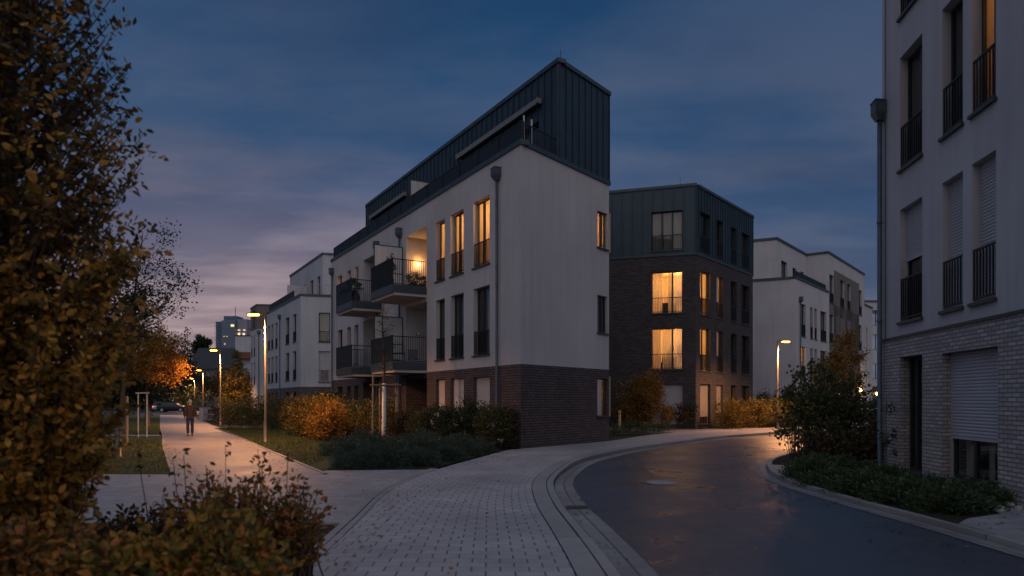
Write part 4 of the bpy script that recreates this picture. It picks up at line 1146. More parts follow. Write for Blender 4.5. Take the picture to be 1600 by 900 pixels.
# ================================================================== HOUSES ON THE LEFT
def left_house():
    P0 = (-19.1, 63.6); root = thing('white_house', 'white apartment house with grey brick base behind the nearest path lamp', 'apartment house', (*P0, 0))
    A = Fac(P0, (-.571, 1), -1); B = Fac(P0, (2.4, .55), 1)
    LA, LBb = A.t(417), 12; zb, zl, zt = 2.95, 11.15, 15.4
    rows = [(7.15, 9.75), (3.6, 6.3)]; gr = (.9, 2.5)
    wa = [(A.t(b), A.t(a)) for a, b in ((457.5, 463), (446, 452), (430, 433.5), (423.5, 427), (418.6, 421.8))]
    wa = [tuple(sorted(q)) for q in wa]
    h = [(*t, *z) for t in wa for z in rows + [gr]]
    wb = (B.t(498), B.t(516)); hb = [(*wb, 7.0, 9.7), (*wb, 3.35, 6.2), (*wb, .0, 2.45)]
    w = MB(); wall(w, A, 0, LA, zb, zl, h); wall(w, B, 0, LBb, zb, zl, hb)
    e = A.xy(LA); f = B.xy(LBb); g = (e[0] + B.u[0] * LBb, e[1] + B.u[1] * LBb)
    for a, b in ((e, g), (g, f)): w.quad([(*a, zb), (*b, zb), (*b, zl), (*a, zl)])
    q0 = (-17.8, 66.2); U = Fac(q0, A.u, -1); LU = U.t(453); UB = Fac(q0, B.u, 1)
    wu = [tuple(sorted((U.t(a), U.t(b)))) for a, b in ((495.5, 500.5), (484.5, 489.5), (476, 478.5))]
    hu = [(*t, 11.4, 13.6) for t in wu]
    wall(w, U, 0, LU, zl - .1, zt, hu); wall(w, UB, 0, 9, zl - .1, zt)
    ue = U.xy(LU); w.quad([(*ue, zl), (ue[0] + 9, ue[1] + 2, zl), (ue[0] + 9, ue[1] + 2, zt), (*ue, zt)])
    w.build('wall', 'render_cool', root)
    b_ = MB(); wall(b_, A, 0, LA, 0, zb, h); wall(b_, B, 0, LBb, 0, zb, hb)
    for a, b in ((e, g), (g, f)): b_.quad([(*a, 0), (*b, 0), (*b, zb), (*a, zb)])
    b_.build('brick_base', 'brick_grey', root)
    r = MB(); slab(r, [P0, e, g, f], zl - .05); slab(r, [q0, ue, (ue[0] + 9, ue[1] + 2), UB.xy(9)], zt - .05); r.build('roof', 'roof_gravel', root)
    c = MB(); coping(c, A, -.08, LA, zl, zl + .2, .08); coping(c, B, .34, LBb, zl + .002, zl + .197, .085); coping(c, U, -.08, LU, zt, zt + .2, .08); coping(c, UB, .34, 9, zt + .002, zt + .197, .085)
    c.build('coping', 'zinc_trim', root)
    for k, t in enumerate(wa):
        for i, z in enumerate(rows): window(root, A, *t, *z, mull=(.5,) if k == 1 else (), rail=1.0, curtains=[(.5, .95, 'curtain')] if k == 1 else [])
        window(root, A, *t, *gr, lit=.3 if k in (2, 3) else 0, sill=False)
    window(root, B, *wb, 7.0, 9.7, rail=1.0, curtains=[(.1, .9, 'curtain')]); window(root, B, *wb, 3.35, 6.2, frame='frame_white', rail=1.1, fw=.16, shutter=4.5); window(root, B, *wb, .0, 2.45, lit=.3, sill=False, curtains=[(0, 1, 'sheer')])
    for t in hu: window(root, U, *t)
    m = MB(); A.box(m, 3.6, LA - .2, -.25, -.2, zl + .2, zl + 1.0); m.build('terrace_hedge_panel', 'panel_dark', root)
    m = MB(); bars(m, B, .1, 2.6, -.2, zl + .2, zl + 1.1, .5, .03); m.build('terrace_railing', 'white_tube', root)
    m = MB(); A.box(m, A.t(444), A.t(444) + .05, -2.2, -.3, zl + .2, zl + 2.0); m.build('terrace_screen', 'frosted', root)
    downpipe(root, A, A.t(438.5), 9.9, .1)
left_house()
def left_house_two():
    Y = 84.0; x = (401 - 800) / F_ * Y; root = thing('white_house', 'narrow white house with taupe upper storey left of the path lamp head', 'apartment house', (x, Y, 0))
    A = Fac((x, Y), (-.571, 1), -1); B = Fac((x, Y), (2.4, .25), 1)
    LA = A.t(391.5)
    h = [(A.t(b), A.t(a), *z) for a, b in ((392.5, 394.3), (396.5, 398.6)) for z in ((3.6, 6.3), (7.1, 9.6))]; h = [(min(q[:2]), max(q[:2]), *q[2:]) for q in h]
    w = MB(); wall(w, A, 0, LA, 0, 10.2, h); wall(w, B, 0, 6, 0, 10.2)
    e, f = A.xy(LA), B.xy(6); g = (e[0] + 6, e[1] + .6)
    for a, b in ((e, g), (g, f)): w.quad([(*a, 0), (*b, 0), (*b, 10.2), (*a, 10.2)])
    w.build('wall', 'render_cool', root)
    u = MB(); wall(u, A, 0, LA, 10.2, 13.0, [(1.2, 2.6, 10.6, 12.6), (4, 5.2, 10.6, 12.6)]); wall(u, B, 0, 6, 10.2, 13.0)
    for a, b in ((e, g), (g, f)): u.quad([(*a, 10.2), (*b, 10.2), (*b, 13.0), (*a, 13.0)])
    u.build('upper_storey', 'render_taupe', root)
    r = MB(); slab(r, [A.O, e, g, f], 12.95); r.build('roof', 'roof_gravel', root)
    c = MB(); coping(c, A, -.08, LA, 13.0, 13.2); coping(c, B, .34, 6, 13.002, 13.197); c.build('coping', 'zinc_trim', root)
    for q in h: window(root, A, *q, rail=1.0)
    for q in ((1.2, 2.6), (4, 5.2)): window(root, A, *q, 10.6, 12.6)
    downpipe(root, B, .25, 9.6, .1); downpipe(root, B, 1.2, 9.6, .1)
left_house_two()
def left_house_three():
    Y = 112.0; x = (367.5 - 800) / F_ * Y; root = thing('pale_house', 'pale flat roofed house with reddish balcony behind the conical tree', 'house', (x, Y, 0))
    B = Fac((x, Y), (1, .05), 1)
    h = [(.6, 1.7, 3.8, 5.9), (.6, 1.7, .9, 2.6), (2.9, 3.9, 6.4, 8.6)]
    w = MB(); wall(w, B, 0, 9, 0, 11.9, h); 
    for a, b in ((B.xy(0), B.xy(0, -9)), (B.xy(9), B.xy(9, -9)), (B.xy(0, -9), B.xy(9, -9))): w.quad([(*a, 0), (*b, 0), (*b, 11.9), (*a, 11.9)])
    w.build('wall', 'render_cool', root)
    r = MB(); slab(r, [B.xy(0), B.xy(9), B.xy(9, -9), B.xy(0, -9)], 11.85); r.build('roof', 'roof_gravel', root)
    c = MB(); coping(c, B, -.1, 9, 11.9, 12.1); c.build('coping', 'zinc_trim', root)
    m = MB(); B.box(m, .6, 2.9, .004, 1.2, 8.3, 9.3); m.build('balcony', 'terracotta', root)
    for q in h: window(root, B, *q, sill=False)
left_house_three()
def long_roof_house():
    Y = 150.0; x0, x1 = (298 - 800) / F_ * Y, (366 - 800) / F_ * Y
    root = thing('long_roofed_house', 'long low house with dark tiled roof below the distant tower', 'house', (x0, Y, 0))
    B = Fac((x0, Y), (1, .03), 1); L = x1 - x0
    h = [(L * .25, L * .42, 6.2, 7.9), (L * .6, L * .7, 6.2, 7.9)]
    w = MB(); wall(w, B, 0, L, 0, 8.6, h); [w.quad([(*a, 0), (*b, 0), (*b, 8.6), (*a, 8.6)]) for a, b in ((B.xy(0), B.xy(0, -10)), (B.xy(L), B.xy(L, -10)))]
    w.build('wall', 'render_taupe', root)
    r = MB(); r.quad([B.P(-.4, .5, 8.4), B.P(L + .4, .5, 8.4), B.P(L + .4, -5, 13.2), B.P(-.4, -5, 13.2)]); r.quad([B.P(-.4, -10.5, 8.4), B.P(L + .4, -10.5, 8.4), B.P(L + .4, -5, 13.2), B.P(-.4, -5, 13.2)])
    for t in (0, L): r.quad([B.P(t, .5, 8.4), B.P(t, -5, 13.15), B.P(t, -10.5, 8.4)])
    r.build('roof', 'roof_tiles', root)
    for i, q in enumerate(h): window(root, B, *q, sill=False, curtains=[(0, 1, 'curtain')] if i == 0 else [])
long_roof_house()
def tower():
    Y = 520.0; k = Y / F_; X = lambda px: (px - 800) * k; Zt = lambda py: CH + (HZ - py) * k
    root = thing('office_tower', 'distant haze-blue glass tower block with a roof mast and few lit windows', 'tower', (X(360), Y, 0))
    def blk(name, a, b, d0, d1, top, mat):
        m = MB(); m.box(X(a), X(b), Y + d0, Y + d1, 0, Zt(top)); return m.build(name, mat, root)
    blk('glass_wing', 335.5, 346, 2, 18, 502, 'tower_glass_hazed'); blk('core', 346, 368, 0, 20, 500.5, 'tower_mid_hazed'); blk('plant_room', 347, 367.5, 3, 16, 493, 'tower_glass_hazed')
    blk('stone_wing', 368, 384, 3, 20, 498, 'tower_stone_hazed'); blk('stepped_wing', 384, 389.5, 5, 18, 502, 'tower_stone_hazed')
    m = MB(); m.tube([(X(361.2), Y + 8, Zt(493)), (X(361.2), Y + 8, Zt(478))], .25, 6); m.build('mast', 'frame_dark', root)
    b = MB()
    for py in np.arange(504, 545, 3.2): b.box(X(335.4), X(368), Y - .25, Y + .0 - .02, Zt(py), Zt(py - .55))
    b.build('floor_bands', 'tower_band_hazed', root)
    for (a, c, t, u) in ((361, 366, 507, 510.5),):
        m = MB(); m.box(X(a), X(c), Y - .5, Y - .3, Zt(u), Zt(t)); m.build('lit_window', 'window_far', root)
    for (a, c, t, u) in ((369.5, 373, 519.5, 523), (377, 380.5, 520, 523.5), (369.5, 373, 514.5, 516), (378, 381, 514.5, 516)):
        m = MB(); m.box(X(a), X(c), Y + 2.5, Y + 2.8, Zt(u), Zt(t)); m.build('lit_window', 'window_far', root)
    for (a, c, t, u) in ((349.5, 351.5, 525, 526.5), (354, 356, 525, 526.5), (350.5, 352.5, 536, 539)):
        m = MB(); m.box(X(a), X(c), Y - .5, Y - .3, Zt(u), Zt(t)); m.build('lit_window', 'window_warm', root)
m_plain('tower_glass_hazed', (.05, .10, .15), .25, .2, .2, .1); m_plain('tower_mid_hazed', (.12, .18, .25), .4, .1, .15, .1); m_plain('tower_stone_hazed', (.26, .26, .31), .7, 0, .1, .1); m_plain('tower_band_hazed', (.10, .15, .21), .5, 0, .1, .2)  # distance haze mixed into these blue-grey tower colours
tower()

# ================================================================== STREET LAMPS
def lamp_proto():
    t = thing('street_lamp', '', 'street lamp', (0, 0, 0), 'street lamps')
    mb = MB(); mb.smooth = True
    mb.tube([(0, 0, 0), (0, 0, .9), (0, 0, .95), (0, 0, 5.18)], [.075, .075, .052, .045], 12); mb.build('pole', 'pole_metal', t, off=(0, 0, 0))
    mb = MB(); mb.tube([(0, 0, 5.17), (0, 0, 5.25), (-.10, 0, 5.27), (-.25, 0, 5.27)], [.045, .044, .035, .03], 8); mb.build('arm', 'pole_metal', t, off=(0, 0, 0), smooth=True)
    mb = MB()
    prof = [(-.20, .06), (-.30, .11), (-.55, .13), (-.72, .09), (-.76, .04)]
    for (xa, wa), (xb, wb) in zip(prof[:-1], prof[1:]):
        ha, hb = .05, .05
        mb.quad([(xa, -wa, 5.25), (xb, -wb, 5.25), (xb, -wb * .7, 5.25 + hb), (xa, -wa * .7, 5.25 + ha)]); mb.quad([(xa, wa, 5.25), (xb, wb, 5.25), (xb, wb * .7, 5.25 + hb), (xa, wa * .7, 5.25 + ha)])
        mb.quad([(xa, -wa * .7, 5.25 + ha), (xb, -wb * .7, 5.25 + hb), (xb, wb * .7, 5.25 + hb), (xa, wa * .7, 5.25 + ha)])
        mb.quad([(xa, -wa, 5.25), (xb, -wb, 5.25), (xb, wb, 5.25), (xa, wa, 5.25)])
    mb.build('head', 'pole_metal', t, off=(0, 0, 0))
    mb = MB()
    for (xa, wa), (xb, wb) in (((-.27, .06), (-.34, .10)), ((-.34, .10), (-.55, .11)), ((-.55, .11), (-.70, .07))):
        mb.quad([(xa, -wa, 5.246), (xb, -wb, 5.246), (xb, -wb * .6, 5.19), (xa, -wa * .6, 5.19)]); mb.quad([(xa, wa, 5.246), (xb, wb, 5.246), (xb, wb * .6, 5.19), (xa, wa * .6, 5.19)])
        mb.quad([(xa, -wa * .6, 5.19), (xb, -wb * .6, 5.19), (xb, wb * .6, 5.19), (xa, wa * .6, 5.19)])
    mb.quad([(-.27, -.06, 5.246), (-.27, .06, 5.246), (-.27, .036, 5.19), (-.27, -.036, 5.19)]); mb.quad([(-.70, -.07, 5.246), (-.70, .07, 5.246), (-.70, .042, 5.19), (-.70, -.042, 5.19)])
    mb.build('lens', 'lamp_lens', t, off=(0, 0, 0))
    L = bpy.data.lights.new('lamp_light', 'SPOT'); L.energy = 2050; L.color = (1, .42, .15); L.shadow_soft_size = .10; L.spot_size = R_(171); L.spot_blend = .6
    lo = bpy.data.objects.new('lamp_light', L); COL.objects.link(lo); lo.parent = t; lo.location = (-.48, 0, 5.06)
    return t
lamp = lamp_proto()
LPOS = [(-10.05, 28.7, 0, 'lit lamp post nearest on the path lawn, in front of the white house'),
        (-20.45, 49.4, 0, 'lit lamp post at the right path edge just right of the walking person'),
        (-36.2, 82.5, 0, 'lit lamp post far down the path, taller of the two behind the person'),
        (-51.4, 114, 0, 'smallest lit lamp post at the far end of the path'),
        (15.85, 42.0, math.pi, 'lit lamp post beside the hedge on the right hand street')]
for i, (x, y, rz, lb) in enumerate(LPOS):
    if i == 0:
        lamp.location = (x, y, 0); lamp.rotation_euler = (0, 0, rz); lamp['label'] = lb
    else: copy_tree(lamp, (x, y, 0), rz, lb)

# ================================================================== PERSON
def skin_body(verts, edges, radii, root=0, sub=2):
    me = bpy.data.meshes.new('tmp'); me.from_pydata(verts, edges, [])
    o = bpy.data.objects.new('tmp', me); COL.objects.link(o)
    m = o.modifiers.new('skin', 'SKIN')
    for i, d in enumerate(me.skin_vertices[0].data):
        r = radii[i]; d.radius = r if isinstance(r, tuple) else (r, r); d.use_root = (i == root)
    s = o.modifiers.new('sub', 'SUBSURF'); s.levels = sub
    dg = bpy.context.evaluated_depsgraph_get(); dg.update()
    nm = bpy.data.meshes.new_from_object(o.evaluated_get(dg))
    bpy.data.objects.remove(o); bpy.data.meshes.remove(me)
    nm.polygons.foreach_set('use_smooth', [True] * len(nm.polygons))
    return nm
def person():
    x, y = G(297, 681); t = thing('person', 'person with grey hair in brown jacket and dark trousers walking away down the path', 'person', (x, y, 0))
    t.rotation_euler = (0, 0, math.atan2(.46, 1) )
    def add(name, me, mat):
        me.materials.clear(); me.materials.append(MATS[mat]); me.name = name
        o = bpy.data.objects.new(name, me); COL.objects.link(o); o.parent = t; return o
    # joints (facing +y); right foot forward mid stride
    J = {'pel': (0, 0, .93), 'sp': (0, .0, 1.14), 'ch': (0, .01, 1.34), 'nk': (0, .02, 1.50), 'hd0': (0, .035, 1.57), 'hd1': (0, .045, 1.66),
         'hl': (-.09, 0, .90), 'kl': (-.10, -.02, .50), 'al': (-.095, -.10, .10), 'tl': (-.10, .06, .045),
         'hr': (.09, 0, .90), 'kr': (.10, .07, .50), 'ar': (.10, .06, .09), 'tr': (.105, .21, .045),
         'sl': (-.18, .0, 1.42), 'el': (-.245, -.04, 1.15), 'wl': (-.235, .06, .92), 'ml': (-.228, .085, .84),
         'sr': (.18, .0, 1.42), 'er': (.245, -.05, 1.15), 'wr': (.235, .02, .91), 'mr': (.228, .035, .83)}
    rad = {'pel': (.15, .11), 'sp': (.14, .10), 'ch': (.17, .11), 'nk': (.055, .055), 'hd0': (.075, .085), 'hd1': (.078, .095), 'hl': (.085, .09), 'kl': .058, 'al': .042, 'tl': (.045, .03),
           'hr': (.085, .09), 'kr': .058, 'ar': .042, 'tr': (.045, .03), 'sl': .065, 'el': .045, 'wl': .03, 'ml': (.022, .035), 'sr': .065, 'er': .045, 'wr': .03, 'mr': (.022, .035)}
    E = [('pel', 'sp'), ('sp', 'ch'), ('ch', 'nk'), ('nk', 'hd0'), ('hd0', 'hd1'), ('pel', 'hl'), ('hl', 'kl'), ('kl', 'al'), ('al', 'tl'), ('pel', 'hr'), ('hr', 'kr'), ('kr', 'ar'), ('ar', 'tr'),
         ('ch', 'sl'), ('sl', 'el'), ('el', 'wl'), ('wl', 'ml'), ('ch', 'sr'), ('sr', 'er'), ('er', 'wr'), ('wr', 'mr')]
    V, Ed, Rd = [J[k] for k in J], None, [rad[k] for k in J]; ix = {k: i for i, k in enumerate(J)}
    Ed = [(ix[a], ix[b]) for a, b in E]
    # fingers, short chains rooted in the palms
    for s, m in ((-1, 'ml'), (1, 'mr')):
        b = J[m]
        for k, ln in enumerate((.055, .065, .06, .045)):
            i = len(V); yy = -.026 + k * .018
            V += [(b[0], b[1] + yy, b[2] - .035), (b[0] - s * .012, b[1] + yy + .004, b[2] - .035 - ln)]; Rd += [.009, .007]; Ed += [(ix[m], i), (i, i + 1)]
        i = len(V); V += [(b[0] - s * .02, b[1] + .04, b[2] + .0), (b[0] - s * .03, b[1] + .055, b[2] - .04)]; Rd += [.011, .008]; Ed += [(ix[m], i), (i, i + 1)]
    add('body', skin_body(V, Ed, Rd), 'skin')
    def sub(keys, edges, scale, mat, name, over={}):
        kk = {k: i for i, k in enumerate(keys)}
        vv = [over.get(k, (J.get(k), None))[0] or J[k] for k in keys]
        rr = []
        for k in keys:
            r = over[k][1] if k in over and over[k][1] else rad[k]
            rr.append(tuple(q * scale for q in (r if isinstance(r, tuple) else (r, r))))
        return add(name, skin_body(vv, [(kk[a], kk[b]) for a, b in edges], rr), mat)
    sub(['pel', 'hl', 'kl', 'al', 'hr', 'kr', 'ar'], [('pel', 'hl'), ('hl', 'kl'), ('kl', 'al'), ('pel', 'hr'), ('hr', 'kr'), ('kr', 'ar')], 1.12, 'cloth_blue', 'trousers',
        {'al': ((-.095, -.10, .10), .062), 'ar': ((.10, .06, .09), .062), 'kl': (None, .07), 'kr': (None, .07)})
    sub(['hem', 'sp', 'ch', 'nk', 'sl', 'el', 'wl', 'sr', 'er', 'wr'], [('hem', 'sp'), ('sp', 'ch'), ('ch', 'nk'), ('ch', 'sl'), ('sl', 'el'), ('el', 'wl'), ('ch', 'sr'), ('sr', 'er'), ('er', 'wr')], 1.15, 'cloth_brown', 'jacket',
        {'hem': ((0, 0, .80), (.17, .13)), 'sp': (None, (.165, .125)), 'ch': (None, (.175, .125)), 'nk': ((0, .015, 1.48), .07), 'el': (None, .06), 'wl': (None, .05), 'er': (None, .06), 'wr': (None, .05), 'sl': (None, .085), 'sr': (None, .085)})
    for s, a, b in ((-1, 'al', 'tl'), (1, 'ar', 'tr')):
        add('shoe', skin_body([(J[a][0], J[a][1] - .05, .045), (J[a][0], J[a][1] + .06, .045), (J[b][0], J[b][1], .04)], [(0, 1), (1, 2)], [(.045, .045), (.05, .05), (.048, .038)]), 'shoe')
    # hair cap round back and top of the head, ears and nose on the body side stay skin
    bm = bmesh.new(); bmesh.ops.create_uvsphere(bm, u_segments=20, v_segments=14, radius=1)
    for v in list(bm.verts):
        if v.co.y > .35 and v.co.z < .45: bm.verts.remove(v)
        elif v.co.z < -.75: bm.verts.remove(v)
    for v in bm.verts:
        n = .04 * math.sin(v.co.x * 17 + v.co.z * 13) * math.cos(v.co.y * 15)
        v.co = Vector((v.co.x * .098 * (1 + n), .035 + v.co.y * .112 * (1 + n), 1.655 + v.co.z * .118 * (1 + n)))
    me = bpy.data.meshes.new('hair'); bm.to_mesh(me); bm.free(); add('hair', me, 'hair_grey')
    # face: nose and ears
    mb = MB(); mb.lathe([(.004, .03), (.012, .0), (.016, -.02), (.006, -.03)], (0, .145, 1.635), 8); mb.build('nose', 'skin', t, off=(0, 0, 0))
    for s in (-1, 1):
        mb = MB(); mb.lathe([(.004, .035), (.016, .02), (.015, -.015), (.005, -.035)], (s * .093, .045, 1.64), 8); mb.build('ear', 'skin', t, off=(0, 0, 0))
person()

# ================================================================== CARS
def car(label, x, y, rz, paint, estate=False, tail=False):
    t = thing('parked_car', label, 'car', (x, y, -.02 if y > 60 else -.1), 'parked cars'); t.rotation_euler = (0, 0, rz)
    # stations along the length: x, sill z, shoulder z, half width
    st = [(-2.15, .42, .70, .70), (-2.08, .30, .88, .78), (-1.7, .22, .96, .86), (-.9, .20, .97, .90), (.4, .20, .94, .90), (1.2, .22, .90, .88), (1.9, .26, .78, .80), (2.13, .36, .62, .68)]
    mb = MB(); mb.smooth = True; ring = []
    for (sx, a, b, w) in st:
        pr = [(-w * .92, a), (-w, a + (b - a) * .3), (-w * 1.0, a + (b - a) * .7), (-w * .93, b), (-w * .5, b + .03), (w * .5, b + .03), (w * .93, b), (w, a + (b - a) * .7), (w, a + (b - a) * .3), (w * .92, a)]
        ring.append([(sx, p[0], p[1]) for p in pr])
    for r0, r1 in zip(ring[:-1], ring[1:]):
        for k in range(10): mb.quad([r0[k], r0[(k + 1) % 10], r1[(k + 1) % 10], r1[k]])
    mb.quad(ring[0]); mb.quad(ring[-1]); body = mb.build('body', paint, t, off=(0, 0, 0), smooth=False)
    back = -2.0 if estate else -1.75
    cab = [(back, .96, .76), (back + (.25 if estate else .7), 1.42, .60), (.15, 1.46, .62), (1.15, .93, .74)]
    mb = MB(); 
    for (xa, za, wa), (xb, zb, wb) in zip(cab[:-1], cab[1:]):
        mb.quad([(xa, -wa, za), (xb, -wb, zb), (xb, wb, zb), (xa, wa, za)])
    for s in (-1, 1): mb.quad([(cab[0][0], s * .76, .96), (cab[3][0], s * .74, .93), (cab[2][0], s * .62, 1.46), (cab[1][0], s * .60, 1.42)])
    mb.build('windows', 'car_glass', t, off=(0, 0, 0))
    mb = MB(); mb.box(cab[1][0] - .05, .2, -.63, .63, 1.425, 1.485); 
    for s in (-1, 1):
        for xx in (-.75, .3): mb.tube([(xx, s * .765, .95), (xx - .05, s * .62, 1.44)], .03, 5)
    mb.build('roof', paint, t, off=(0, 0, 0))
    for sx in (-1.32, 1.32):
        for s in (-1, 1):
            mb = MB(); pts = [(sx, s * .74, .31), (sx, s * .90, .31)]
            mb.tube(pts, .315, 20); wh = mb.build('wheel', 'tyre', t, off=(0, 0, 0))
            mb = MB(); mb.tube([(sx, s * .895, .31), (sx, s * .915, .31)], .20, 16); mb.build('rim', 'car_silver', wh, off=(0, 0, 0))
    for s in (-1, 1):
        mb = MB(); mb.box(1.93, 2.09, s * .62 - .14, s * .62 + .14, .58, .72); mb.build('headlight', 'head_glass', t, off=(0, 0, 0))
        mb = MB(); mb.box(-2.14, -2.05, s * .66 - .12, s * .66 + .12, .66, .86); mb.build('taillight', 'tail_red' if tail else 'terracotta', t, off=(0, 0, 0))
    return t
car('black car parked across the far end of the path', -50.0, 104, R_(5), 'car_black')
car('pale car parked beside the black car at the far end of the path', -53.6, 107, R_(112), 'car_silver', True, True)
car('white car parked behind the big dark bush at the right kerb', 16.2, 31.6, R_(50), 'car_white', True)

# ================================================================== PATHSIDE FURNITURE
def rack():
    x, y = G(223, 683.5); t = thing('metal_rack', 'white metal carpet rack standing on the lawn left of the path', 'rack', (x, y, 0))
    for dx in (-.19, .18):
        mb = MB(); mb.tube([(dx, dx * .2, 0), (dx, dx * .2, 2.05)], .03, 8); mb.build('post', 'white_tube', t, off=(0, 0, 0), smooth=True)
    mb = MB(); mb.box(-.32, .30, -.03, .03, 2.05, 2.11); mb.build('crossbar', 'white_tube', t, off=(0, 0, 0))
rack()
def post(name, label, px, py, h, r, mat, cap='iron'):
    x, y = G(px, py); t = thing(name, label, 'post', (x, y, 0))
    mb = MB(); mb.lathe([(r, 0), (r, h - .06), (r * .9, h - .02), (r * .5, h)], (0, 0, 0), 12); mb.build('shaft', mat, t, off=(0, 0, 0), smooth=True)
    mb = MB(); mb.lathe([(r * 1.05, h * .80), (r * 1.05, h * .84)], (0, 0, 0), 12); mb.build('band', cap, t, off=(0, 0, 0))
post('wooden_post', 'pale round post in the fallen leaves on the left lawn', 198, 696, 1.9, .06, 'wood_post')
post('grey_post', 'short thick grey post at the front of the left lawn', 184, 714, 1.0, .10, 'pole_metal')
post('wooden_bollard', 'orange lit wooden bollard beside the pavement at the dark brick house', 968, 672, 1.15, .075, 'wood_pale')
def garden_wall():
    x, y = G(327, 655); t = MB()
    pts = [(x + .5 + 1.1 * math.cos(a), y + 1.1 * math.sin(a)) for a in np.linspace(R_(120), R_(235), 14)]
    o = np.array(pts) ; o = offset(o, -.2)
    strip(t, pts, o, 1.05, 1.05); strip(t, pts, pts, -.1, 1.05); strip(t, o, o, -.1, 1.05)
    for i in (0, -1): t.quad([(*pts[i], -.1), (*o[i], -.1), (*o[i], 1.05), (*pts[i], 1.05)])
    tag(t.build('garden_wall', 'render_white'), 'low curved pale garden wall beside the path', 'wall')
garden_wall()
def hoop():
    x, y = G(357, 650); t = thing('hoop_gate', 'thin white hoop over the garden entrance right of the path', 'hoop', (x, y, 0))
    pts = [(-1.0, 0, 0), (-1.0, 0, 1.3)] + [(-1.0 + .5 * (1 - math.cos(a)), 0, 1.3 + .45 * math.sin(a)) for a in np.linspace(.3, 1.57, 5)] + [(.9, 0, 1.75)]
    mb = MB(); mb.tube(pts, .035, 8); mb.build('hoop', 'white_tube', t, off=(0, 0, 0), smooth=True)
    mb = MB(); mb.tube([(.9, 0, 0), (.9, 0, 1.75)], .035, 8); mb.build('post', 'white_tube', t, off=(0, 0, 0))
hoop()
def gate():
    x, y = G(375, 659); t = thing('garden_gate', 'small pale garden gate frame behind the right lawn', 'gate', (x, y, 0))
    for dx in (-.55, .35):
        mb = MB(); mb.tube([(dx, 0, 0), (dx, 0, 1.1 if dx > 0 else .75)], .03, 8); mb.build('post', 'white_tube', t, off=(0, 0, 0))
    mb = MB(); mb.box(-.05, .35, -.02, .02, 1.08, 1.12); mb.box(-.55, .35, -.015, .015, .05, .09); mb.build('rail', 'white_tube', t, off=(0, 0, 0))
gate()

# ================================================================== VEGETATION
def hornbeam():
    x0, y0 = -4.05, 5.6
    t = thing('hornbeam_tree', 'tall hornbeam tree with brown and yellow leaves at the left edge of the foreground', 'tree', (x0, y0, 0))
    mb = MB(); mb.smooth = True
    tr = [Vector((rng.gauss(0, .02), rng.gauss(0, .02), k * .55)) for k in range(14)]
    mb.tube(tr, [.10 - .006 * k for k in range(14)], 8); mb.build('trunk', 'bark', t, off=(0, 0, 0))
    bb = MB(); bb.smooth = True
    P, D, P2, D2 = [], [], [], []
    def env(z):   # half width of the crown by height
        return float(np.interp(z, [0, .4, 1.0, 1.6, 2.4, 3.0, 3.5, 4.0, 4.5, 5.0, 5.6, 6.6], [.52, .58, .64, .80, .95, 1.02, 1.06, 1.02, .90, .74, .60, .3]))
    for k in range(760):
        zt = .1 + 6.2 * (k / 760) ** .95 + rng.gauss(0, .08)
        a = rng.uniform(0, 2 * math.pi); e = env(zt) * rng.uniform(.55, 1.08)
        tip = Vector((math.cos(a) * e, math.sin(a) * e, zt))
        zb = max(.15, zt - e * rng.uniform(.9, 1.5)); i = min(12, int(zb / .55)); base = tr[i].lerp(tr[i + 1], zb / .55 - i)
        mid = base.lerp(tip, .5) + Vector((math.cos(a), math.sin(a), -.3)) * .12 * e
        n = 8; pts = [(base * (1 - s) ** 2 + mid * 2 * s * (1 - s) + tip * s * s) for s in [q / n for q in range(n + 1)]]
        bb.tube(pts, [.014 * (1 - .8 * q / n) for q in range(n + 1)], 5, cap=False)
        dd = (pts[-1] - pts[-2]).normalized()
        lowp = zt < 3.4
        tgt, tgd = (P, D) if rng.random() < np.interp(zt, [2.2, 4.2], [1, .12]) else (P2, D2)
        dens = np.interp(zt, [0, 2.8, 3.8, 5.2], [1, 1, .62, .45])
        # side twigs carrying alternate leaves
        for q in range(2, n + 1):
            for s in range(2):
                if rng.random() > .95: continue
                tw = (dd * .7 + Vector((rng.gauss(0, .6), rng.gauss(0, .6), rng.gauss(.15, .4)))).normalized()
                L = rng.uniform(.10, .24)
                for m in range(7):
                    if rng.random() > dens: continue
                    p = pts[q] + tw * L * (m + .6) / 7
                    side = tw.cross(Vector((rng.gauss(0, 1), rng.gauss(0, 1), rng.gauss(0, 1)))).normalized()
                    tgt.append(p); tgd.append(tw * .6 + side * .9 + Vector((0, 0, -.15)))
    bb.build('branches', 'bark', t, off=(0, 0, 0))
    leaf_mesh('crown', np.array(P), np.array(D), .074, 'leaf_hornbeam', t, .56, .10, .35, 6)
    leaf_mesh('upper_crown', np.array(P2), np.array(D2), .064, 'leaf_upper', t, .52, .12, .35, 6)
hornbeam()
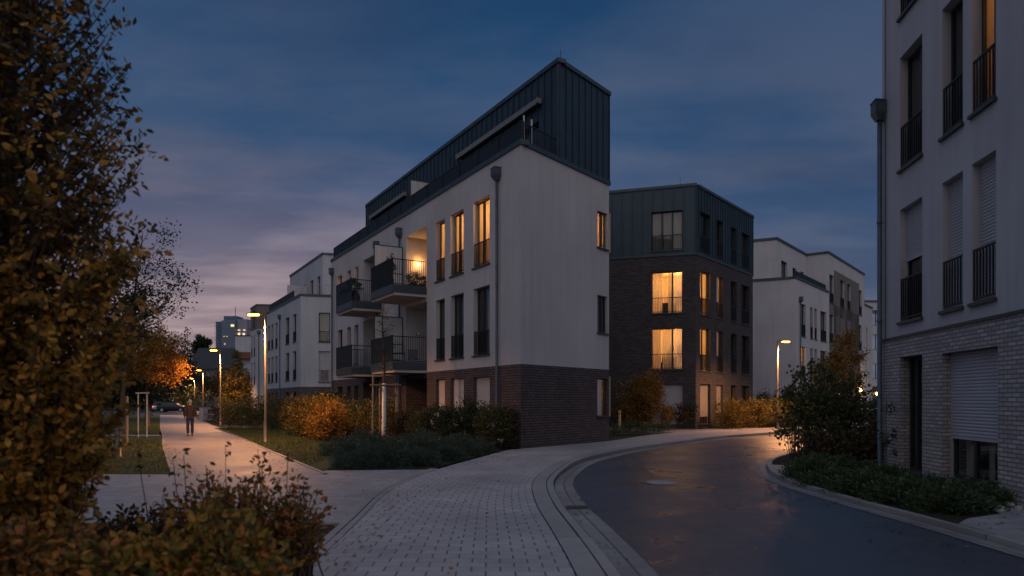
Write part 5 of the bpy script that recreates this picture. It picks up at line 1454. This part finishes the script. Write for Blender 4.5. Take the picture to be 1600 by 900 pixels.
def front_bush(label, x, y, clumps, n, leaf, size, stems, tallst=(), z0=0):
    t = thing('bush', label, 'bush', (x, y, z0), 'bushes in the foreground bed')
    C, D = sub_centres(clumps, n); C[:, 2] = np.abs(C[:, 2]) + .05
    bb = MB(); bb.smooth = True; P, Dd = [], []
    for c in C:
        q = min(clumps, key=lambda k: (k[0] - c[0]) ** 2 + (k[1] - c[1]) ** 2)
        b = Vector((q[0] + rng.gauss(0, .1), q[1] + rng.gauss(0, .1), 0)); c = Vector(c)
        pts = [b.lerp(c, s) + Vector((0, 0, .10 * math.sin(math.pi * s))) for s in (0, .3, .6, .8, 1)]
        bb.tube(pts, [.009, .008, .006, .004, .002], 5, cap=False)
        dd = (pts[-1] - pts[-2]).normalized()
        for k in range(15):
            s = rng.uniform(.45, 1.05); p = b.lerp(c, s) + Vector((0, 0, .1 * math.sin(math.pi * min(1, s)))) + Vector((rng.gauss(0, .035), rng.gauss(0, .035), rng.gauss(0, .03)))
            P.append(p); Dd.append(dd * .5 + Vector((rng.gauss(0, .8), rng.gauss(0, .8), rng.gauss(.05, .5))))
    for (dx, dy, h) in tallst:
        tip = Vector((dx + rng.gauss(0, .05), dy, h)); b = Vector((dx * .9, dy, .2))
        pts = [b.lerp(tip, s) + Vector((.03 * math.sin(s * 5), 0, 0)) for s in (0, .4, .7, 1)]
        bb.tube(pts, [.006, .005, .004, .0025], 5, cap=False)
        for k in range(9):
            p = b.lerp(tip, rng.uniform(.7, 1.03)) + Vector((rng.gauss(0, .03), rng.gauss(0, .03), rng.gauss(0, .015))); P.append(p); Dd.append(Vector((rng.gauss(0, 1), rng.gauss(0, 1), rng.gauss(0, .6))))
    bb.build('stems', 'bark', t, off=(0, 0, 0))
    leaf_mesh('leaves', np.array(P), np.array(Dd), size, leaf, t, .52, .22, .45, 6)
    return t
# foreground bed, four bushes between hornbeam and pavement
front_bush('yellow green bush with large leaves low in the foreground centre left', -2.05, 4.6, [(-.35, 0, .50, .50, .4, .40), (.25, .1, .48, .45, .4, .38), (.0, .2, .66, .38, .3, .34)], 330, 'leaf_bush', .076, 40, [(.1, .1, 1.05), (-.3, .2, 1.1)])
front_bush('orange brown bush under the hornbeam in the lower left foreground', -3.05, 4.7, [(-.3, 0, .48, .5, .4, .40), (.25, 0, .5, .42, .4, .38)], 280, 'leaf_red', .078, 40, [(.0, .2, 1.15)])
front_bush('reddish bush with arching twigs at the right end of the foreground bed', -2.32, 6.1, [(0, 0, .66, .50, .45, .48), (.42, .05, .62, .32, .3, .46), (-.5, .2, .58, .4, .4, .40)], 300, 'leaf_red', .062, 40, [(-.55, 0, 1.28), (-.3, .1, 1.18), (.15, .1, 1.32), (.35, .0, 1.25), (.5, .1, 1.08)])
front_bush('dark bush with brown seed heads behind the yellow green foreground bush', -3.1, 6.6, [(-.4, 0, .4, .6, .5, .36), (.5, .3, .38, .6, .5, .34)], 260, 'leaf_brown', .06, 40, [(-.35, 0, 1.38), (-.05, .1, 1.2), (.35, .2, 1.32), (.7, .1, 1.15), (.15, .3, 1.1)])

# trees along the left lawn
tree('ash_tree', 'tall sparse dark tree on the left lawn just behind the hornbeam', 'tree', -19.3, 34.5, 0, 2.6, .13,
     [(0, 0, 5.5, 1.7, 1.7, 2.4), (1.0, -.2, 7.4, 1.6, 1.5, 1.6), (1.9, -.2, 6.6, 1.3, 1.1, 1.2), (2.6, 0, 8.9, .6, .6, 1.2), (3.3, 0, 7.3, .65, .6, .6), (-.6, 0, 9.2, 1.0, 1.0, 1.3)], 190, 5200, .15, 'leaf_darkgreen', spread=.24, lean=(1.2, 0))
tree('maple_tree', 'orange leaved tree glowing in lamp light on the left lawn', 'tree', -25.4, 49.0, 0, 1.9, .14,
     [(0, 0, 4.9, 2.4, 2.2, 1.9), (1.2, -.4, 3.9, 1.8, 1.7, 1.4), (-.6, 0, 6.2, 1.8, 1.7, 1.5)], 170, 13000, .17, 'leaf_glow', spread=.26)
tree('conical_tree', 'conical yellow green tree right of the second path lamp', 'tree', -21.2, 54.2, 0, .4, .12,
     [(0, 0, 1.3, 1.4, 1.4, 1.1), (0, 0, 2.5, 1.15, 1.15, 1.0), (0, 0, 3.6, .75, .75, .9), (0, 0, 4.6, .38, .38, .8), (0, 0, 5.4, .15, .15, .5)], 150, 9000, .16, 'leaf_olive', spread=.16)
bgl = [(-55.5, 122, 10, 'leaf_darkgreen', 'dark tree directly behind the black parked car'), (-61.5, 124, 9, 'leaf_brown', 'brown tree behind the pale parked car'), (-62, 118, 9, 'leaf_brown', 'brown tree behind the black car at the far end'),
       (-50, 124, 8, 'leaf_amber', 'amber tree lit by the smallest path lamp'), (-74, 130, 12, 'leaf_darkgreen', 'dark tall tree left of the cars at the far end'),
       (-40, 108, 6.5, 'leaf_amber', 'low amber tree behind the third path lamp'), (-56, 138, 9, 'leaf_darkgreen', 'dark tree in front of the long roofed house'), (-44, 132, 8, 'leaf_brown', 'brown tree at the right end of the long roofed house'),
       (-34, 62, 6.5, 'leaf_darkgreen', 'dark tree on the lawn left of the path beyond the orange tree'), (-46, 84, 9, 'leaf_darkgreen', 'big dark tree at the far left of the path'), (-62, 104, 11, 'leaf_darkgreen', 'dark tree above the pale parked car')]
bgl += [(-33, 38, 8, 'leaf_darkgreen', 'dark tree far left on the lawn behind the hornbeam'), (-42, 30, 9, 'leaf_brown', 'brown tree at the far left edge of the front lawn'), (-50, 52, 10, 'leaf_darkgreen', 'large dark tree left of the lawn beyond the side path'),
        (-60, 70, 10, 'leaf_brown', 'brown tree at the far left beyond the rear lawn'), (-34, 22, 7, 'leaf_amber', 'amber tree far left beside the paved cross path')]
for (x, y, h, lf, lb) in bgl:
    r = h * .32
    tree('background_tree', lb, 'tree', x, y, -.1, h * .22, .16, [(0, 0, h * .55, r, r, h * .36), (r * .5, 0, h * .45, r * .8, r * .8, h * .28), (-r * .5, .2, h * .5, r * .8, r * .8, h * .3)], 90, 4200, .34, lf, spread=.45, group='trees at the far end of the path')
# pine silhouettes on the skyline
for (px, lb) in ((309, 'left one of two umbrella pines on the skyline beside the tower'), (320, 'right one of two umbrella pines on the skyline beside the tower')):
    y = 170.; x = (px - 800) / F_ * y
    tree('umbrella_pine', lb, 'tree', x, y, 0, 11, .3, [(0, 0, 15.2, 1.5, 1.2, .9), (.4, 0, 16.6 if px == 309 else 15.6, .8, .8, .6), (-.3, 0, 13.6, 1.1, 1, .6)], 60, 1500, .5, 'leaf_darkgreen', spread=.3, group='skyline pines')
def pine_ridge():
    y = 165.; x = (293 - 800) / F_ * y
    tree('spruce_tree', 'tall narrow dark conifer on the skyline left of the pines', 'tree', x, y, 0, 5, .3, [(0, 0, 15.5, .7, .7, 2.6), (0, 0, 11, 2, 2, 3), (-3, 0, 10.5, 3, 2, 3.5)], 90, 3000, .5, 'leaf_darkgreen', spread=.5)
pine_ridge()

# staked young tree
def young_tree():
    x, y = -5.38, 29.6
    t = tree('young_tree', 'bare young tree with white painted trunk between wooden stakes', 'tree', x, y, 0, 2.1, .095, [(0, 0, 4.4, .75, .75, 1.4), (0, 0, 5.2, .55, .55, 1.0)], 85, 170, .07, 'leaf_brown', spread=.1)
    mb = MB(); mb.lathe([(.125, 0), (.100, .35), (.082, 2.45)], (0, 0, 0), 12); mb.build('lime_coat', 'bark_lime', t, off=(0, 0, 0), smooth=True)
    s = thing('tree_stakes', 'wooden stake frame with crossbars round the young tree', 'tree stakes', (x, y, 0))
    for dx, dy in ((-.42, -.25), (-.24, .35), (.62, -.2), (.45, .4)):
        mb = MB(); mb.tube([(dx, dy, 0), (dx * .97, dy, 2.45 if dx != -.42 else 2.75)], .045, 8); mb.build('stake', 'wood_post', s, off=(0, 0, 0), smooth=True)
    mb = MB()
    for a, b in (((-.55, -.26), (.75, -.21)), ((-.35, .36), (.55, .41)), ((-.43, -.3), (-.24, .42)), ((.62, -.28), (.45, .45))):
        mb.tube([(*a, 2.36), (*b, 2.36)], .05, 6)
    mb.build('crossbar', 'wood_post', s, off=(0, 0, 0))
young_tree()

# junipers: each mound a plant of its own
jun = [(-4.1, 18.3, .62, .5), (-3.2, 18.6, .7, .55), (-2.45, 18.9, .62, .5), (-3.8, 19.9, .8, .6), (-2.7, 20.2, .85, .66), (-1.85, 20.6, .6, .52), (-3.9, 21.8, .9, .66), (-2.9, 22.1, .85, .66), (-1.7, 22.4, .75, .6), (-4.6, 23.4, .9, .6), (-3.2, 24.2, .9, .68), (-1.9, 24.2, .8, .66), (-1.0, 23.6, .55, .5), (-4.5, 20.6, .7, .5), (-5.3, 22.4, .8, .55)]
proto = []
for k in range(3):
    t = shrub('juniper_shrub', '', 'shrub', jun[k][0], jun[k][1], 0, [(0, 0, .15, 1, 1, .55), (.3, .2, .3, .6, .6, .5)], 210, 9500, .10, 'leaf_juniper', spread=.09, stems=14, wr=.22, dirw=1.0, group='low junipers beside the pavement', jit=.7)
    proto.append(t)
jl = 'low blue green juniper in the bed between the young tree and the pavement'
for i, (x, y, r, h) in enumerate(jun):
    o = proto[i] if i < 3 else copy_tree(proto[i % 3], (x, y, 0))
    o['label'] = jl; o.location = (x, y, -.01); o.scale = (r, r, r * .95); o.rotation_euler = (0, 0, i * 1.7)
# hedges and shrubs near the path
def hedge(name, label, pts, h, w, n, nleaf, size, leaf, spread=.12, cat='hedge', z0=0):
    cl = []
    for a, b in zip(pts[:-1], pts[1:]):
        L = math.hypot(b[0] - a[0], b[1] - a[1]); m = max(2, int(L / (w * .9)))
        for k in range(m + 1):
            f = k / m; cl.append((a[0] + (b[0] - a[0]) * f - pts[0][0], a[1] + (b[1] - a[1]) * f - pts[0][1], h * .5, w * rng.uniform(.5, .65), w * rng.uniform(.5, .65), h * rng.uniform(.45, .56)))
    return shrub(name, label, cat, pts[0][0], pts[0][1], z0, cl, n, nleaf, size, leaf, spread, stems=40)
hedge('hedge', 'dark clipped hedge behind the right lawn and first lamp', [(-17.6, 44.2), (-14.5, 43.2), (-11.2, 39.5)], 1.9, 1.7, 260, 14000, .10, 'leaf_shrub', .17)
hedge('beech_hedge', 'orange beech hedge left of the young tree', [(-10.5, 35.0), (-8.6, 32.0)], 1.9, 1.6, 260, 15000, .10, 'leaf_gold', .15)
hedge('beech_shrub', 'orange beech shrub nearest to the young tree', [(-8.2, 30.7), (-7.6, 30.2)], 1.7, 1.15, 130, 7000, .09, 'leaf_amber', .13, 'shrub')
hedge('far_border_hedge', 'long dark hedge closing the view behind the parked cars', [(-80, 114), (-46, 114.5)], 3.6, 2.2, 200, 6000, .3, 'leaf_darkgreen', .35)
hedge('border_hedge', 'low dark planting beside the curved garden wall', [(-26.2, 62.3), (-20.2, 56.8)], 1.2, 1.5, 160, 7000, .13, 'leaf_brown', .17)
hedge('green_hedge', 'dark green hedge behind the young tree under the balconies', [(-8.3, 34.2), (-5.6, 30.6)], 1.75, 1.2, 240, 12000, .10, 'leaf_shrub', .14)
hedge('clipped_hedge', 'square dark hedge below the small ground floor windows', [(-10.7, 39.8), (-8.6, 36.2)], 2.2, 1.2, 200, 10000, .10, 'leaf_darkgreen', .13)
fx = [(-4.6, 29.2, 1.25, 'leaf_brown', 'low brown shrub at the dark ground floor recess'), (-3.7, 28.6, 1.3, 'leaf_shrub', 'green brown shrub left of the first white shutter'), (-3.1, 27.3, 1.45, 'leaf_darkgreen', 'dark shrub under the narrow white shutter'),
      (-2.3, 26.3, 1.5, 'leaf_darkgreen', 'dark shrub with pale blossoms under the middle white shutter'), (-1.6, 25.7, 1.75, 'leaf_darkgreen', 'tall dark shrub in front of the widest white shutter'), (-.75, 25.1, 1.5, 'leaf_shrub', 'dark shrub at the foot of the corner downpipe'), (-.25, 25.4, 1.45, 'leaf_brown', 'thin brown shrub at the brick corner of the house')]
for i, (x, y, h, lf, lb) in enumerate(fx):
    t = shrub('shrub', lb, 'shrub', x, y, 0, [(0, 0, h * .5, .55, .5, h * .46), (.25, .1, h * .6, .35, .3, h * .4)], 90, 3600 if i < 6 else 1800, .09, lf, .12, 'shrubs along the house front')
    if i in (3, 4, 5):
        n = 60; C = nr.normal(size=(5, 3)) * np.array([.35, .3, .25]) + np.array([0, -.2, h * .6])
        leaf_mesh('blossom', np.repeat(C, n // 5, 0) + nr.normal(size=(n // 5 * 5, 3)) * .05, nr.normal(size=(n // 5 * 5, 3)), .05, 'petal_white', t, .9)

# right side
shr = [(0, 0, 1.0, 1.0, .9, .9), (.9, .3, .9, .9, .8, .85), (-.5, .1, 1.5, .6, .6, .8), (1.9, .2, 1.0, .8, .7, .9), (.3, .3, 1.8, .7, .6, .6), (2.6, .6, .8, .7, .7, .8)]
tree('corner_shrub', 'large dark leafy bush at the inside of the road bend', 'bush', 9.0, 19.4, 0, .1, .05, shr, 210, 9800, .105, 'leaf_shrub', spread=.17, wr=.65)
shrub('loose_shrub', 'loose twiggy shrub with sparse leaves rising at the road side of the large dark bush', 'shrub', 8.35, 20.2, 0, [(0, 0, 1.5, .7, .6, 1.0), (.5, 0, 2.2, .5, .5, .75), (-.25, 0, .9, .6, .5, .7)], 90, 1900, .12, 'leaf_shrub', .11, stems=46, wr=.7)
shrub('corner_undergrowth', 'low dark bush with brown leaves beneath the large bush at the bend', 'bush', 8.4, 17.7, 0, [(0, 0, .4, .9, .7, .5), (.9, -.1, .45, .8, .6, .55), (-.4, .6, .35, .5, .5, .4)], 150, 6000, .10, 'leaf_brown', .14)
tree('climbing_twig', 'thin dark twiggy sapling at the downpipe of the near right house', 'sapling', 8.72, 16.4, 0, .4, .014, [(0, 0, 1.3, .16, .16, .8), (.1, 0, .7, .2, .15, .4)], 14, 150, .075, 'leaf_darkgreen', spread=.05)
gc = [(6.6, 15.6), (7.3, 16.2), (8.1, 16.4), (6.5, 14.4), (7.3, 14.9), (8.1, 15.2), (6.6, 13.3), (7.4, 13.7), (8.15, 14.1), (6.75, 12.2), (7.45, 12.6), (8.0, 13.1), (6.95, 11.3), (7.6, 11.7), (7.9, 12.2)]
gp = []
for k in range(3):
    t = shrub('groundcover_shrub', '', 'ground cover', gc[k][0], gc[k][1], 0, [(0, 0, .06, .62, .6, .26), (.2, .1, .12, .4, .4, .22)], 170, 4600, .10, 'leaf_fern', spread=.07, stems=10, wr=.34, dirw=.8, group='ground cover beside the right kerb', jit=.6)
    gp.append(t)
gl_ = 'low feathery green ground cover plant between the right kerb and the brick wall'
for i, (x, y) in enumerate(gc):
    o = gp[i] if i < 3 else copy_tree(gp[i % 3], (x, y, 0))
    o['label'] = gl_; o.location = (x, y, 0); o.rotation_euler = (0, 0, i * 2.1); s = .95 + .2 * math.sin(i * 2.3); o.scale = (s, s, s * (1.0 if y > 15 else .68))
shrub('edge_plant', 'small dark plant at the right edge beside the paving slabs', 'plant', 7.15, 8.85, 0, [(0, 0, .15, .35, .4, .22)], 40, 1200, .09, 'leaf_fern', .07, stems=8, wr=.3)
def stones():
    for i in range(16):
        x = 7.9 + rng.uniform(-.35, .35); y = 11.5 + rng.uniform(-.6, .5); r = rng.uniform(.04, .09)
        bm = bmesh.new(); bmesh.ops.create_icosphere(bm, subdivisions=2, radius=r)
        for v in bm.verts: v.co *= 1 + .25 * rng.uniform(-1, 1) * .6; v.co.z *= .6
        me = bpy.data.meshes.new('stone'); bm.to_mesh(me); bm.free(); me.materials.append(MATS['stone'])
        o = bpy.data.objects.new('stone', me); COL.objects.link(o); o.location = (x, y, r * .4)
        tag(o, 'small pale stone in the strip below the big shuttered window', 'stone', 'stones along the brick wall')
stones()
# in front of the dark brick house
tree('serviceberry_tree', 'orange brown bushy tree in front of the garage shutter of the dark brick house', 'tree', 7.75, 42.6, 0, .3, .06, [(0, 0, 1.8, 1.3, 1.1, 1.5), (.6, 0, 2.4, .8, .8, 1.1), (-.7, 0, 1.4, .8, .8, 1.0)], 160, 9000, .13, 'leaf_amber', spread=.2)
for i, (x, y, h, lf, lb) in enumerate(((9.1, 41.4, 1.5, 'leaf_amber', 'small orange shrub before the closed garage shutter'), (9.95, 41.7, 1.5, 'leaf_brown', 'thin small tree before the middle of the garage shutter'), (10.7, 42.0, 1.6, 'leaf_darkgreen', 'small dark shrub at the right of the garage shutter'))):
    tree('small_shrub', lb, 'shrub', x, y, 0, .3, .02, [(0, 0, h * .6, .42, .4, h * .4)], 40, 1300, .10, lf, spread=.12, group='shrubs before the garage shutter')
hedge('low_hedge', 'orange lit hedge along the street front of the dark brick house', [(13.1, 43.2), (17.2, 46.8)], 1.6, 1.2, 260, 11000, .11, 'leaf_gold', .15)
hedge('far_hedge', 'dark taller hedge behind the right street lamp', [(18.6, 51.5), (22.0, 52.2)], 2.4, 1.6, 160, 7000, .14, 'leaf_darkgreen', .18)
hedge('street_hedge', 'dark green hedge just left of the right street lamp', [(15.9, 44.6), (19.3, 47.2)], 1.8, 1.1, 180, 8000, .11, 'leaf_olive', .14)
shrub('verge_plants', 'low mixed verge planting around the wooden bollard', 'planting', 6.6, 38.4, 0, [(0, 0, .15, 1.2, .6, .3), (1.5, 1.0, .15, 1.0, .6, .3), (-.9, -.9, .15, .7, .6, .3)], 90, 4200, .11, 'leaf_fern', .12, stems=10, wr=.25)
tree('rowan_tree', 'orange tree in front of the far white house behind the large bush', 'tree', 23.6, 50.5, 0, 1.5, .10, [(0, 0, 3.6, 1.7, 1.6, 1.9), (.4, 0, 5.2, 1.0, 1.0, 1.4), (-.6, 0, 3.0, 1.3, 1.2, 1.2)], 130, 6500, .18, 'leaf_amber', spread=.24)
hedge('corner_hedge', 'dark hedge under the entrance lamps of the far white house', [(27.5, 55), (38, 68)], 1.6, 1.4, 160, 6000, .18, 'leaf_darkgreen', .2)

# lawn blades, fallen leaves
def inside(poly, P):
    x, y = P[:, 0], P[:, 1]; c = np.zeros(len(P), bool); n = len(poly)
    for i in range(n):
        (x0, y0), (x1, y1) = poly[i], poly[(i + 1) % n]
        c ^= ((y0 > y) != (y1 > y)) & (x < (x1 - x0) * (y - y0) / ((y1 - y0) + 1e-12) + x0)
    return c
def scatter(poly, n):
    p = np.array(poly); P = np.zeros((0, 2))
    while len(P) < n:
        Q = nr.uniform(p.min(0), p.max(0), (n * 2, 2)); P = np.concatenate([P, Q[inside(poly, Q)]])
    return P[:n]
def stuff(o): o['kind'] = 'stuff'; return o
for poly, n in (([(-8.1, 16.72), (-12.9, 26), (-15.3, 30.5), (-24, 30.5), (-16, 16.72)], 26000), ([(-5.4, 18.8), (-8.2, 24), (-12.9, 33.2), (-18.2, 43), (-13.5, 43), (-10.2, 36), (-8.2, 30), (-5.1, 24)], 22000), ([(-17.9, 35.6), (-24, 48), (-32, 48), (-28, 35.6)], 12000)):
    P = scatter(poly, n); P3 = np.concatenate([P, np.full((n, 1), .004)], 1)
    stuff(leaf_mesh('grass', P3, np.tile([0, 0, 1.], (n, 1)), .075, 'grass_blade', None, .14, .05, .55))
def litter(polys):
    P = np.concatenate([np.concatenate([scatter(p, n), np.full((n, 1), z)], 1) for p, n, z in polys])
    a = nr.uniform(0, 6.28, len(P)); D = np.stack([np.cos(a), np.sin(a), np.zeros(len(P)) + .05], 1)
    n = len(P); s = nr.uniform(.04, .085, n)[:, None]; b = np.stack([-D[:, 1], D[:, 0], nr.normal(0, .15, n)], 1)
    up = np.array([0, 0, 1.])
    V = np.stack([P, P + D * s * .5 + b * s * .35 + up * .012, P + D * s + up * .004, P + D * s * .5 - b * s * .35 + up * .012], 1).reshape(-1, 3)
    stuff(mesh_np('fallen_leaves', V, np.arange(n * 4).reshape(n, 4), 'litter'))
litter([([(-11.2, 20.2), (-14.4, 22), (-16.3, 27), (-13, 27.5)], 620, .03), ([(-8.3, 17), (-12.7, 25.5), (-12.2, 25.5), (-7.6, 17)], 110, .006), ([(-5, 17), (-12.9, 33), (-13.4, 33), (-5.6, 17)], 70, .006),
        ([(1.9, 6), (5.4, 6), (5.4, 20), (2.6, 20)], 34, -.028), ([(5.2, 8), (5.7, 8), (5.6, 16), (5.2, 16)], 40, -.02), ([(-2.2, 5), (.5, 5), (.4, 24), (-1.7, 20)], 30, .004), ([(-2.1, 5), (-1.6, 5), (-1.7, 15), (-2.3, 15)], 60, .012), ([(.95, 6), (1.4, 6), (1.2, 17), (.8, 17)], 40, -.02), ([(-6, 4), (-2.3, 4), (-2.4, 10), (-6, 10)], 500, .0), ([(6.4, 8.3), (7.7, 7.7), (8.1, 11), (6.5, 10)], 26, .02), ([(-9, 11), (-2.6, 11), (-2.5, 16.4), (-9, 16.4)], 40, .004)])

# far wood closing the horizon on the left, one mass
n = 16000
C = np.stack([nr.uniform(-320, -70, 260), nr.uniform(190, 230, 260), nr.uniform(1, 10, 260)], 1)
P = np.repeat(C, n // 260, 0) + nr.normal(size=(n // 260 * 260, 3)) * np.array([3.2, 2.5, 2.0]); P[:, 2] = np.abs(P[:, 2])
stuff(leaf_mesh('treeline', P, nr.normal(size=P.shape), 1.7, 'leaf_darkgreen', None, .8))
